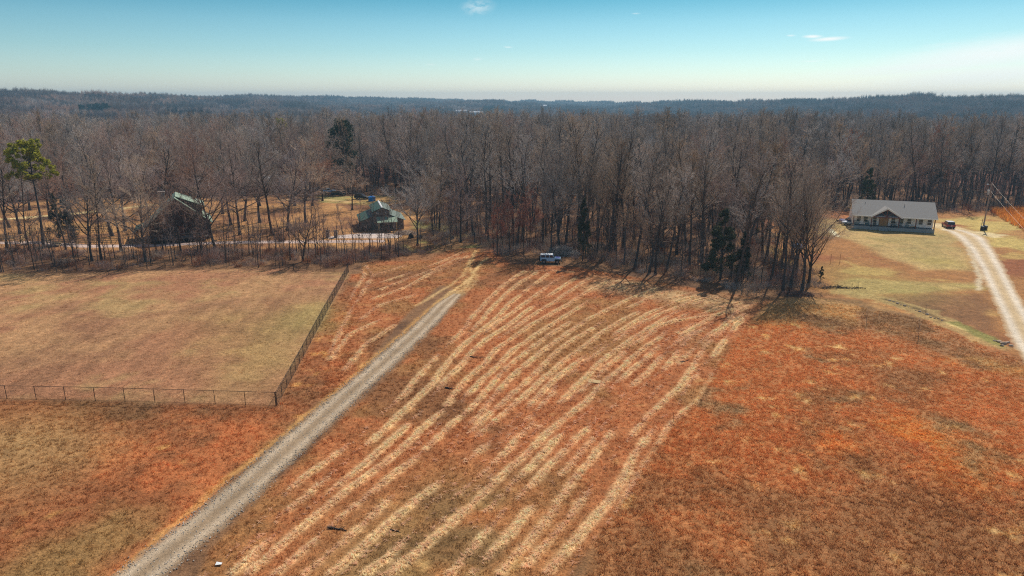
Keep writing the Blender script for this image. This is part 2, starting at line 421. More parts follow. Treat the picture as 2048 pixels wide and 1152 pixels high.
# right: house yard, field below it
zone([(1500, 424), (2600, 405), (2600, 720), (1950, 720), (1700, 600), (1560, 560)],
     [A(168, 108, 66), (A(150, 84, 56), n1, .46, .64), (A(185, 140, 84), n2, .56, .7)], 3)
zone([(1640, 470), (1560, 450), (1600, 438), (1700, 440), (1890, 458), (1925, 480), (1950, 540), (1840, 540), (1760, 510), (1700, 478)],
     [A(188, 146, 100), (A(170, 138, 92), n2, .45, .62), (A(192, 150, 92), n1, .52, .66)], 3.5)
zone([(1560, 424), (1700, 424), (1702, 436), (1560, 440)], [A(190, 110, 70)], 2)
zone([(1660, 560), (1720, 556), (1800, 562), (1960, 570), (1960, 580), (1800, 586), (1740, 592), (1680, 582)],
     [A(182, 142, 94), (A(168, 138, 86), n2, .42, .62), (A(180, 130, 78), n1, .55, .66)], 3)
zone([(1730, 600), (1850, 588), (1960, 590), (1990, 650), (1990, 672), (1900, 640)],
     [A(142, 92, 64), (A(125, 80, 58), n1, .5, .62)], 3)
zone([(1885, 438), (2000, 430), (2100, 470), (2100, 520), (1990, 500), (1960, 465)], [A(192, 156, 94), (A(176, 118, 72), n1, .5, .62)], 4)
# broom-sedge field lower right
zone([(1135, 1300), (1200, 1067), (1254, 994), (1295, 921), (1345, 845), (1387, 808), (1417, 762), (1457, 694), (1498, 648), (1540, 600), (1660, 590), (1760, 600), (1880, 650), (2010, 700), (2500, 860), (2600, 1400)],
     [A(184, 108, 64), (A(158, 100, 66), n3, .5, .66), (A(198, 116, 58), n1, .56, .72), (A(150, 110, 82), n2, .6, .74), (A(212, 160, 110), n4, .66, .86)], 1.5, .35)
zone([(1500, 640), (1560, 600), (1660, 588), (1780, 610), (1900, 655), (2000, 710), (2100, 760), (1960, 740), (1820, 690), (1680, 660)],
     [A(170, 112, 78), (A(180, 128, 84), n1, .48, .6), (A(140, 96, 68), n2, .55, .68)], 5)
zone([(1740, 860), (1830, 840), (1900, 880), (1950, 960), (1900, 990), (1820, 920)], [A(204, 118, 46), (A(186, 100, 56), n1, .42, .58), (A(176, 128, 88), n2, .55, .7)], 9, 1.6)
# left lawn inside the chain-link fence
lawn = gpoly([(-600, 790), (-600, 556), (0, 548), (300, 542), (560, 538), (690, 544), (697, 545), (552, 812), (0, 798)])
zone(None, [A(180, 126, 94), (A(168, 108, 84), n1, .44, .62), (A(172, 130, 92), n2, .5, .72), (A(152, 100, 78), n3, .50, .74)], 1.2, .25, lawn)
zone([(380, 640), (650, 600), (600, 740), (520, 790), (420, 700)], [A(156, 110, 78), (A(168, 124, 84), n2, .42, .6)], 16)
# faint mowing passes on the lawn
_lw = sst(-1, 1, sdist(lawn, gx, gy)); _q0, _q1 = P(552, 812), P(697, 545); _dx, _dy = _q1.x-_q0.x, _q1.y-_q0.y; _ll = math.hypot(_dx, _dy)
_u = ((gx-_q0.x)*_dy-(gy-_q0.y)*_dx)/_ll+(fbm(gx, gy, 20, 2, 160)-.5)*1.5
C *= (1+.07*np.tanh(2.5*np.sin(_u*2*np.pi/2.6))*_lw*(.3+.7*sst(.3, .6, n3)))[..., None]
# strip between the lawn fence and the drive + lower left field
zone([(-700, 806), (0, 800), (552, 814), (700, 548), (780, 545), (640, 800), (420, 990), (180, 1300), (-900, 1300)],
     [A(158, 90, 56), (A(190, 102, 58), n2, .5, .64), (A(128, 84, 58), n1, .54, .7), (A(156, 110, 70), n3, .56, .76), (A(205, 140, 80), n4, .66, .86)], 1.5, .3)
zone([(-100, 850), (120, 840), (200, 870), (140, 920), (60, 960), (-100, 970)], [A(172, 124, 84), (A(160, 118, 76), n2, .5, .65), (A(160, 110, 70), n1, .5, .62)], 14)
# mown field: from the drive to the boundary windrow
mown_pts = [(330, 1300), (420, 1100), (640, 880), (800, 730), (900, 620), (935, 588), (900, 575), (880, 570), (800, 640), (700, 770), (640, 800), (660, 700), (700, 600), (722, 540), (725, 528), (760, 520),
            (860, 512), (920, 495), (990, 500), (1020, 528), (1150, 534), (1230, 548), (1330, 565), (1440, 585), (1540, 600), (1498, 648), (1457, 694), (1417, 762), (1387, 808), (1345, 845), (1295, 921), (1254, 994), (1200, 1067), (1135, 1160), (1050, 1300)]
mown = gpoly(mown_pts)
a_mown = zone(None, [A(176, 99, 60), (A(162, 104, 64), n2, .50, .66), (A(140, 86, 56), n1, .55, .72), (A(198, 134, 86), n4, .7, .92)], .8, .15, mown)
zone([(500, 1300), (700, 1060), (900, 960), (1060, 960), (1130, 1060), (1060, 1300)], [A(156, 112, 72), (A(176, 106, 64), n2, .48, .6), (A(136, 96, 64), n1, .52, .7), (A(200, 150, 100), n4, .66, .9)], 12)
# pale stubble along the wood edge
zone([(1200, 552), (1330, 568), (1450, 590), (1540, 600), (1480, 618), (1400, 612), (1300, 598), (1180, 575)], [A(190, 142, 108), (A(160, 110, 82), n4, .4, .6)], 4)
zone([(790, 500), (880, 506), (860, 520), (760, 524)], [A(150, 96, 68)], 2)

def line_paint(pts, width, col, amt=1., jag=.5, feather=.5):
    global C
    g = [(P(*p).x, P(*p).y) for p in pts]
    xs = [q[0] for q in g]; ys = [q[1] for q in g]; mgn = width+6
    ix0 = max(0, int((min(xs)-mgn-RX0)/RS)); ix1 = min(nx, int((max(xs)+mgn-RX0)/RS)+1)
    iy0 = max(0, int((min(ys)-mgn-RY0)/RS)); iy1 = min(ny, int((max(ys)+mgn-RY0)/RS)+1)
    if ix1 <= ix0 or iy1 <= iy0: return
    s = (slice(iy0, iy1), slice(ix0, ix1))
    d = ldist(g, gx[s]+(n4[s]-.5)*jag, gy[s]+(n_fin[s]-.5)*jag)
    a = amt*(1-sst(width/2-feather/2, width/2+feather/2, d))
    C[s] = C[s]*(1-a[..., None])+np.array(col)*a[..., None]
# windrows of cut straw: guide lines surveyed across the field, rows interpolated between them
guides = [(0.0, [(400, 1150), (520, 1040), (640, 935), (740, 855), (815, 785), (872, 720), (918, 670), (955, 622), (985, 588), (1020, 560), (1045, 542)]),
          (0.22, [(470, 1150), (600, 1045), (720, 950), (810, 870), (872, 806), (925, 745), (975, 690), (1045, 645), (1101, 611), (1158, 573), (1185, 556)]),
          (0.48, [(620, 1150), (740, 1055), (850, 965), (945, 890), (1020, 820), (1079, 762), (1145, 708), (1212, 662), (1280, 622), (1340, 598), (1390, 585)]),
          (0.70, [(800, 1150), (905, 1055), (990, 970), (1075, 890), (1150, 825), (1215, 765), (1280, 705), (1340, 660), (1400, 630), (1450, 612), (1480, 604)]),
          (1.0, [(1138, 1149), (1200, 1067), (1254, 994), (1295, 921), (1345, 845), (1387, 808), (1417, 762), (1457, 694), (1487, 665), (1500, 640), (1522, 608)])]
def resample(pts, n):
    p = np.array(pts, float); d = np.r_[0, np.cumsum(np.hypot(*np.diff(p, axis=0).T))]
    t = np.linspace(0, d[-1], n); return np.c_[np.interp(t, d, p[:, 0]), np.interp(t, d, p[:, 1])]
GN_ = [(t, resample([(P(*q).x, P(*q).y) for q in g], 400)) for t, g in guides]
rows = []; gap = []
NR = 24
for i in range(NR):
    t = i/(NR-1.)
    for (t0, g0), (t1, g1) in zip(GN_[:-1], GN_[1:]):
        if t0 <= t <= t1+1e-9:
            u = (t-t0)/(t1-t0); r = g0*(1-u)+g1*u; sp_ = np.linalg.norm(g1-g0, axis=1)/(t1-t0)/(NR-1); break
    off = (fbm(r[:, 0]+i*31, r[:, 1], 10, 3, 200)-.5)*1.3
    gap.append(sst(1.0, 1.5, sp_) if i % 2 else sst(.45, .75, sp_) if i % 4 == 2 else np.ones(400))
    tn = np.gradient(r, axis=0); tn /= np.linalg.norm(tn, axis=1)[:, None]
    rows.append(r+np.c_[-tn[:, 1], tn[:, 0]]*off[:, None])
extra = [[(700, 600), (716, 570), (730, 551), (716, 530)], [(640, 745), (668, 690), (700, 625), (730, 578), (746, 551), (730, 530)], [(749, 551), (790, 538), (835, 525)],
         [(740, 600), (816, 573), (862, 546), (908, 530), (935, 512)], [(760, 580), (820, 556), (870, 538), (920, 515)], [(760, 566), (830, 543), (880, 525), (930, 503)],
         [(720, 640), (760, 610), (830, 590)], [(660, 720), (700, 668), (760, 640)], [(690, 740), (730, 690), (790, 650)], [(1040, 545), (1100, 541), (1150, 545)],
         [(1150, 590), (1207, 576), (1240, 560)], [(1180, 600), (1240, 580), (1290, 572)], [(925, 700), (980, 705), (1060, 690), (1130, 680)],
         [(1300, 655), (1360, 640), (1440, 628), (1500, 612)], [(1400, 690), (1450, 655), (1490, 628)], [(1330, 700), (1400, 660)]]
for e in extra: rows.append(resample([(P(*q).x, P(*q).y) for q in e], 120))
straw_pts = []
R = np.zeros(gx.shape)
for k, r in enumerate(rows):
    seg = np.linalg.norm(np.diff(r, axis=0), axis=1).sum(); n = int(seg/.045)
    q = resample(r, n); gate = fbm(q[:, 0]+k*57, q[:, 1], 9, 3, 210+k % 5)
    gp_ = np.interp(np.linspace(0, 1, n), np.linspace(0, 1, 400), gap[k]) if k < len(gap) else .7
    rs_ = gp_*(.7+.35*((k*7) % 5)/4.)
    keep = rng.random(n) < (sst(.30, .55, gate)*.92+.05)*rs_*(.45+.9*fbm(q[:, 0], q[:, 1]+k*13, 1.6, 2, 220))
    q = q[keep]+rng.normal(0, .05+.09*fbm(q[keep][:, :1], q[keep][:, 1:], 3, 2, 230), (keep.sum(), 2))
    straw_pts.append(q)
    ix = ((q[:, 0]-RX0)/RS).astype(int); iy = ((q[:, 1]-RY0)/RS).astype(int)
    ok = (ix >= 0) & (ix < nx) & (iy >= 0) & (iy < ny)
    np.add.at(R, (iy[ok], ix[ok]), 1.)
straw_pts = np.concatenate(straw_pts)
ker = np.array([.25, .5, .25])
for _ in range(1):
    R = np.apply_along_axis(lambda v: np.convolve(v, ker, 'same'), 0, R); R = np.apply_along_axis(lambda v: np.convolve(v, ker, 'same'), 1, R)
R = np.clip((R-.4)/1.7, 0, 1)*a_mown
C = mixc3(C, A(255, 202, 162), .93*R)
# bare / dark swale lines in the mown field
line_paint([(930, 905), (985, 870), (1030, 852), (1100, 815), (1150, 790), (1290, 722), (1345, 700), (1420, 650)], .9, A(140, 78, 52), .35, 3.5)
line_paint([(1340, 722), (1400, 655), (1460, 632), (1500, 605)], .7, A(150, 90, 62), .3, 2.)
# sandy wheel tracks at the end of the drive
for pts in ([(830, 612), (865, 592), (905, 568), (925, 552), (945, 520), (950, 505)], [(868, 610), (905, 580), (930, 566), (950, 545), (965, 520)], [(905, 590), (935, 570), (945, 548), (938, 525), (952, 500)], [(885, 600), (918, 572), (940, 556), (958, 530), (975, 515)]):
    line_paint(pts, .42, A(228, 176, 126), .75, .7)
line_paint([(915, 590), (935, 570), (945, 552)], 2.2, A(204, 156, 112), .5, 1.6)
# grassy verge of the drive, tan
line_paint([(180, 1200), (420, 985), (590, 850), (760, 705), (880, 600)], .5, A(214, 150, 88), .7, .8)
# brown/green drainage line and its tan banks at the right
line_paint([(1680, 585), (1760, 596), (1850, 625), (1910, 655), (1990, 690)], 3.6, A(184, 148, 102), .6, 4.)
line_paint([(1915, 648), (1955, 668), (1995, 686)], 2.2, A(124, 122, 62), .7, 2.5)
line_paint([(1770, 598), (1830, 616), (1860, 628), (1890, 645)], .6, A(90, 62, 48), .8, 1.2)
line_paint([(1890, 645), (1930, 660)], .5, A(225, 185, 130), .8, .6)
# pale washed gravel beside the right driveway and below the yard
line_paint([(1930, 478), (1945, 515), (1958, 550), (1955, 580)], .9, A(215, 185, 170), .85, 1.2)
line_paint([(1659, 458), (1665, 464), (1672, 472)], 1.2, A(232, 215, 200), .9, .8)
line_paint([(1880, 450), (1915, 462), (1980, 470)], 6, A(222, 190, 160), .8, 3)
# pale track across the back pasture
line_paint([(-60, 445), (0, 439), (80, 433), (160, 426), (230, 419), (300, 410)], 2.6, A(232, 196, 150), .9, 1.5)
line_paint([(560, 400), (640, 398), (700, 404)], 2.2, A(216, 170, 130), .7, 1.5)
# greenish stains
for (px, py, r_) in [(1740, 565, 9), (610, 640, 5), (1860, 520, 5)]:
    q = P(px, py); d = np.hypot(wxn-q.x, (wyn-q.y)*.6)
    C = mixc3(C, A(154, 138, 82), .4*(1-sst(r_*.2, r_*1.5, d)))
_l = (C*np.array([.3, .6, .1])).sum(-1, keepdims=True); C = _l+(C-_l)*.88; C *= np.array([.97, 1.06, .80])
C *= (0.86+.28*n_fin)[..., None]
C *= (0.90+.20*n_mid)[..., None]
C = np.clip(C, .01, .85)
FARC = A(128, 88, 70)
def gcol(x, y):
    fx = (np.asarray(x)-RX0)/RS-.5; fy = (np.asarray(y)-RY0)/RS-.5
    ok = (fx >= 0) & (fx < nx-1) & (fy >= 0) & (fy < ny-1)
    fx = np.clip(fx, 0, nx-1.001); fy = np.clip(fy, 0, ny-1.001)
    ix = fx.astype(int); iy = fy.astype(int); u = (fx-ix)[:, None]; v = (fy-iy)[:, None]
    c = C[iy, ix]*(1-u)*(1-v)+C[iy, ix+1]*u*(1-v)+C[iy+1, ix]*(1-u)*v+C[iy+1, ix+1]*u*v
    x_ = np.asarray(x, float); y_ = np.asarray(y, float); f_ = sst(.64, .67, fbm(x_, y_, 210, 3, 47))*(np.hypot(x_, y_) > 700)
    fc = FARC*(1-f_[:, None])+A(205, 170, 120)*f_[:, None]
    return np.where(ok[:, None], c, fc)

def grow(a, step, end, f=1.09):
    o = []
    while a < end: step *= f; a += step; o.append(min(a, end))
    return o
xs = list(np.arange(-40, 60, .27))+list(np.arange(-78, -40, .4))+list(np.arange(60, 98, .4)); xs = sorted([-v for v in grow(78, .5, 3450, 1.07)]+xs+grow(98, .5, 3450, 1.07))
ys = sorted(list(np.arange(34, 140, .3))+list(np.arange(140, 170, .4))+list(np.arange(170, 260, 1.))+grow(260, 1.2, 3950, 1.06)+[-60., -20., 0., 15., 25., 30.])
xs = np.unique(np.round(xs, 3)); ys = np.unique(np.round(ys, 3))
X, Y = np.meshgrid(xs, ys); Xf, Yf = X.ravel(), Y.ravel()
Z = terrain(Xf, Yf)
idx = np.arange(len(Xf)).reshape(X.shape)
F = np.stack([idx[:-1, :-1], idx[:-1, 1:], idx[1:, 1:], idx[1:, :-1]], -1).reshape(-1, 4)
g_o = link_mesh('ground', np_mesh('ground', np.c_[Xf, Yf, Z], F, gcol(Xf, Yf), True), M['ground'])
tag(g_o, kind='structure')

# ------------------------------------------------------------------ gravel roads (sheets a little above the ground)
def road(name, pts, widths, col, ruts, step=.45):
    g = np.array([(P(*p).x, P(*p).y) for p in pts]); L = np.linalg.norm(np.diff(g, axis=0), axis=1).sum(); n = int(L/step)
    # smooth the centre line
    c = resample(g, n)
    for _ in range(12):
        c[1:-1] = (c[:-2]+c[1:-1]*2+c[2:])/4
    dd = np.r_[0, np.cumsum(np.linalg.norm(np.diff(g, axis=0), axis=1))]
    wd = np.interp(np.linspace(0, dd[-1], n), dd, widths)
    tn = np.gradient(c, axis=0); tn /= np.linalg.norm(tn, axis=1)[:, None]; nr = np.c_[-tn[:, 1], tn[:, 0]]
    K = 17; u = np.linspace(-1, 1, K)
    jl = (fbm(c[:, 0], c[:, 1], 1.5, 4, 300, .7)-.5)*1.1; jr = (fbm(c[:, 0]+99, c[:, 1], 1.5, 4, 305, .7)-.5)*1.1
    V = []; CC = []
    for k, uu in enumerate(u):
        hw = wd/2*uu+np.where(uu < 0, -jl, jr)*abs(uu)**3
        p = c+nr*hw[:, None]; z = terrain(p[:, 0], p[:, 1])+.03*(1-abs(uu)**4)-.02*abs(uu)**6+.012
        V.append(np.c_[p, z])
        rut = np.exp(-((abs(uu)-ruts[0])/ruts[1])**2)
        nz = fbm(p[:, 0], p[:, 1], 2.5, 4, 310, .7); nz2 = fbm(p[:, 0], p[:, 1], .7, 3, 330, .7)
        cc = col[0][None]*(1-rut)+col[1][None]*rut
        edge = np.clip(np.clip((abs(uu)-.6)/.4, 0, 1)**1.2*(.2+1.3*nz2), 0, 1)
        cc = cc*(.80+.36*nz)[:, None]*(.88+.24*nz2)[:, None]
        cc = cc*(1-edge[:, None])+gcol(p[:, 0], p[:, 1])*edge[:, None]
        CC.append(cc)
    V = np.stack(V, 1).reshape(-1, 3); CC = np.stack(CC, 1).reshape(-1, 3)
    id_ = np.arange(n*K).reshape(n, K)
    F = np.stack([id_[:-1, :-1], id_[:-1, 1:], id_[1:, 1:], id_[1:, :-1]], -1).reshape(-1, 4)
    o = link_mesh(name, np_mesh(name, V, F, CC, True), M['gravel']); tag(o, kind='structure')
    return c, wd
drive_px = [(96, 1330), (278, 1152), (440, 1022), (585, 890), (700, 786), (790, 705), (850, 650), (890, 608), (915, 588)]
drv, drvw = road('gravel_road', drive_px, [3.7, 3.7, 3.6, 3.5, 3.4, 3.4, 3.2, 3.0, 1.6], (A(154, 130, 102), A(190, 168, 140)), (.48, .26))
drv2, drvw2 = road('driveway', [(2190, 900), (2110, 760), (2062, 690), (2020, 610), (1985, 540), (1962, 500), (1940, 474), (1915, 462), (1890, 458)],
     [4.4, 4.4, 4.4, 4.4, 4.6, 5.4, 7, 6, 4], (A(200, 172, 130), A(222, 206, 182)), (.5, .25))
lane, lanew = road('farm_lane', [(-300, 484), (0, 486), (75, 485), (180, 493), (300, 491), (420, 486), (520, 484), (620, 484), (700, 483), (770, 482)],
     [3.4]*10, (A(190, 165, 150), A(200, 178, 168)), (.5, .25))
apron, apw = road('barn_apron', [(655, 476), (690, 473), (730, 471), (775, 472), (800, 474)], [2.5, 5, 7.5, 7, 3], (A(196, 176, 162), A(206, 190, 180)), (.5, .3))

# ------------------------------------------------------------------ dry grass, straw, stones
def in_poly(poly, x, y): return sdist(poly, x, y) > 0
def road_clear(x, y, c, w, m=0.):
    cc = c[::4]; ww = w[::4]; d = np.full(x.shape, 1e9)
    for (a, b), v in zip(cc, ww): d = np.minimum(d, np.hypot(x-a, y-b)-v/2)
    return d > m
def blades(name, x, y, nb, hgt, spread, width, lean, colvar, flat=False, bright=1., seed=1, own=None):
    g = np.random.default_rng(seed); n = len(x)
    cx = np.repeat(x, nb)+g.normal(0, 1, n*nb)*np.repeat(spread, nb); cy = np.repeat(y, nb)+g.normal(0, 1, n*nb)*np.repeat(spread, nb)
    cz = terrain(cx, cy)
    a = g.random(n*nb)*2*np.pi; h = np.repeat(hgt, nb)*(.55+.8*g.random(n*nb)); w_ = np.repeat(width, nb)*(.7+.6*g.random(n*nb))
    if flat:
        dx = np.cos(a)*h; dy = np.sin(a)*h; z0 = cz+.02+.10*g.random(n*nb); z1 = z0+(g.random(n*nb)-.35)*.15
    else:
        l = lean*(.3+g.random(n*nb)); dx = np.cos(a)*h*l; dy = np.sin(a)*h*l; z0 = cz-.03; z1 = cz+h
    px_, py_ = -np.sin(a)*w_/2, np.cos(a)*w_/2
    if not flat:
        b = g.random(n*nb)*2*np.pi; px_, py_ = np.cos(b)*w_/2, np.sin(b)*w_/2
    V = np.stack([np.c_[cx-px_, cy-py_, z0], np.c_[cx+px_, cy+py_, z0], np.c_[cx+dx, cy+dy, np.maximum(z1, cz+.01)]], 1).reshape(-1, 3)
    col = gcol(cx, cy)*bright
    if own is not None: col = col*.35+np.array(own)*.65
    tv = np.repeat(1+colvar*(g.random(n)-.5)*2, nb)
    col = col*tv[:, None]*(1+.35*(g.random(n*nb)-.5))[:, None]
    col = np.clip(np.repeat(col, 3, 0), .005, .9)
    F = np.arange(len(V)).reshape(-1, 3)
    o = link_mesh(name, np_mesh(name, V, F, col), M['blade'])
    return o
def scatter(poly, dens, far_fall=60., seed=5, vis=True):
    g = np.random.default_rng(seed)
    x0, y0 = poly.min(0); x1, y1 = poly.max(0); x0 = max(x0, -110); x1 = min(x1, 130); y0 = max(y0, 33)
    n = int((x1-x0)*(y1-y0)*dens); x = g.uniform(x0, x1, n); y = g.uniform(y0, y1, n)
    k = abs(x) < .78*(y*CP+8)+2; x, y = x[k], y[k]
    k = g.random(len(x)) < np.minimum(1, (far_fall/np.hypot(x, y))**2); x, y = x[k], y[k]
    k = in_poly(poly, x, y); return x[k], y[k]
sedge = gpoly([(1135, 1300), (1200, 1067), (1254, 994), (1295, 921), (1345, 845), (1387, 808), (1417, 762), (1457, 694), (1498, 648), (1560, 606), (1700, 610), (1850, 640), (2010, 710), (2500, 880), (2600, 1400)])
x, y = scatter(sedge, 13, 78, 21); d = np.hypot(x, y)
th = (.08+.08*fbm(x, y, 7, 3, 400)+.04*rng.random(len(x)))*(1+.9*sst(85, 55, d)*(rng.random(len(x)) < .3))
tag(blades('broomsedge_grass', x, y, 12, th, .10+0*x, .035+.0004*d, .9, .22, bright=1.6, seed=2), kind='stuff')
x, y = scatter(mown, 7, 70, 22); k = road_clear(x, y, drv, drvw, .2); x, y = x[k], y[k]; d = np.hypot(x, y)
tag(blades('mown_stubble', x, y, 9, .08+.10*rng.random(len(x)), .10+0*x, .035+.0004*d, .9, .28, bright=1.3, seed=3), kind='stuff')
lowleft = gpoly([(-700, 806), (0, 800), (552, 814), (700, 548), (725, 545), (700, 770), (640, 800), (420, 990), (180, 1300), (-900, 1300)])
x, y = scatter(lowleft, 8, 70, 23); k = road_clear(x, y, drv, drvw, .2); x, y = x[k], y[k]; d = np.hypot(x, y)
tag(blades('rough_grass', x, y, 9, .08+.10*rng.random(len(x)), .10+0*x, .035+.0004*d, .8, .25, bright=1.3, seed=4), kind='stuff')
x, y = scatter(lawn, 5, 60, 24); d = np.hypot(x, y)
tag(blades('lawn_grass', x, y, 8, .05+.05*rng.random(len(x)), .12+0*x, .03+.0004*d, .9, .15, bright=1.25, seed=5), kind='stuff')
sp = straw_pts[in_poly(mown, straw_pts[:, 0], straw_pts[:, 1])]; sp = sp[road_clear(sp[:, 0], sp[:, 1], drv, drvw, .1)]; d = np.hypot(sp[:, 0], sp[:, 1])
tag(blades('cut_straw', sp[:, 0], sp[:, 1], 5, .16+.26*rng.random(len(sp)), 0.07+0*d, .045+.00045*d, 0, .3, True, 1.2, seed=6, own=A(255, 204, 166)), kind='stuff')
# tall orange grass beyond the driveway
tallp = gpoly([(1982, 424), (2020, 420), (2250, 418), (2300, 560), (2048, 462), (2010, 442)])
g_ = np.random.default_rng(31); x = g_.uniform(tallp[:, 0].min(), tallp[:, 0].max(), 9000); y = g_.uniform(tallp[:, 1].min(), tallp[:, 1].max(), 9000)
k = in_poly(tallp, x, y); x, y = x[k], y[k]
_sv = C.copy(); _m = in_poly(tallp, gx, gy); C[_m] = A(224, 146, 62)
tag(blades('tall_orange_grass', x, y, 14, 1.0+.5*g_.random(len(x)), .22+0*x, .09+0*x, .35, .3, bright=1.0, seed=7), kind='stuff')
C = _sv
# loose stones on the drive
g_ = np.random.default_rng(33); n = 5200; k = g_.integers(0, len(drv)-1, n); k = (k*(1-.35*g_.random(n))).astype(int)
side = g_.choice([-1, 1], n)*g_.random(n)**.6
tn = np.gradient(drv, axis=0); tn /= np.linalg.norm(tn, axis=1)[:, None]
sx = drv[k, 0]-tn[k, 1]*side*drvw[k]/2*.98+g_.normal(0, .2, n); sy = drv[k, 1]+tn[k, 0]*side*drvw[k]/2*.98+g_.normal(0, .2, n)
sz = terrain(sx, sy)+.05; s = .03+.05*g_.random(n)**3
oct_ = np.array([(1, 0, 0), (-1, 0, 0), (0, 1, 0), (0, -1, 0), (0, 0, .7), (0, 0, -.7)], float)
of = np.array([(0, 2, 4), (2, 1, 4), (1, 3, 4), (3, 0, 4), (2, 0, 5), (1, 2, 5), (3, 1, 5), (0, 3, 5)])
V = np.stack([sx, sy, sz], 1)[:, None, :]+oct_[None]*s[:, None, None]*(.7+.6*g_.random((n, 6, 3)))
cc = np.repeat(A(205, 195, 180)[None]*(.45+.75*g_.random(n))[:, None], 6, 0)
F = (of[None]+(np.arange(n)*6)[:, None, None]).reshape(-1, 3)
tag(link_mesh('loose_gravel', np_mesh('loose_gravel', V.reshape(-1, 3), F, cc), M['gravel']), kind='stuff')

# ------------------------------------------------------------------ trees
def seg_mesh(name, segs, sides):
    """segs: list (p0, p1, r0, r1) -> tapered prisms"""
    S = np.array([(*a, *b, r0, r1) for a, b, r0, r1 in segs], float)
    p0, p1, r0, r1 = S[:, :3], S[:, 3:6], S[:, 6], S[:, 7]
    d = p1-p0; d /= np.maximum(np.linalg.norm(d, axis=1), 1e-6)[:, None]
    up = np.where(abs(d[:, 2:3]) > .9, np.array([[1., 0, 0]]), np.array([[0, 0, 1.]]))
    a = np.cross(d, up); a /= np.linalg.norm(a, axis=1)[:, None]; b = np.cross(d, a)
    n = len(S); V = []
    for P_, r in ((p0, r0), (p1, r1)):
        for i in range(sides):
            t = 2*math.pi*i/sides; V.append(P_+(a*math.cos(t)+b*math.sin(t))*r[:, None])
    V = np.stack(V, 1).reshape(-1, 3); base = (np.arange(n)*2*sides)[:, None]
    F = np.concatenate([base+np.array([[i, (i+1) % sides, sides+(i+1) % sides, sides+i]]) for i in range(sides)])
    return V, F
def grow_branch(r, p, d, L, r0, nseg, wander, trop, rend):
    pts = [p]; rad = [r0]; d = Vector(d).normalized(); p = Vector(p)
    for i in range(nseg):
        d = (d+Vector((r.gauss(0, wander), r.gauss(0, wander), r.gauss(0, wander)+trop))).normalized()
        p = p+d*(L/nseg); pts.append(p.copy()); rad.append(r0+(rend-r0)*(i+1)/nseg)
    return pts, rad
def side_dir(r, d, ang, az=None):
    d = Vector(d).normalized(); a = d.orthogonal().normalized(); b = d.cross(a)
    t = r.uniform(0, 2*math.pi) if az is None else az
    return (d*math.cos(ang)+(a*math.cos(t)+b*math.sin(t))*math.sin(ang)).normalized()
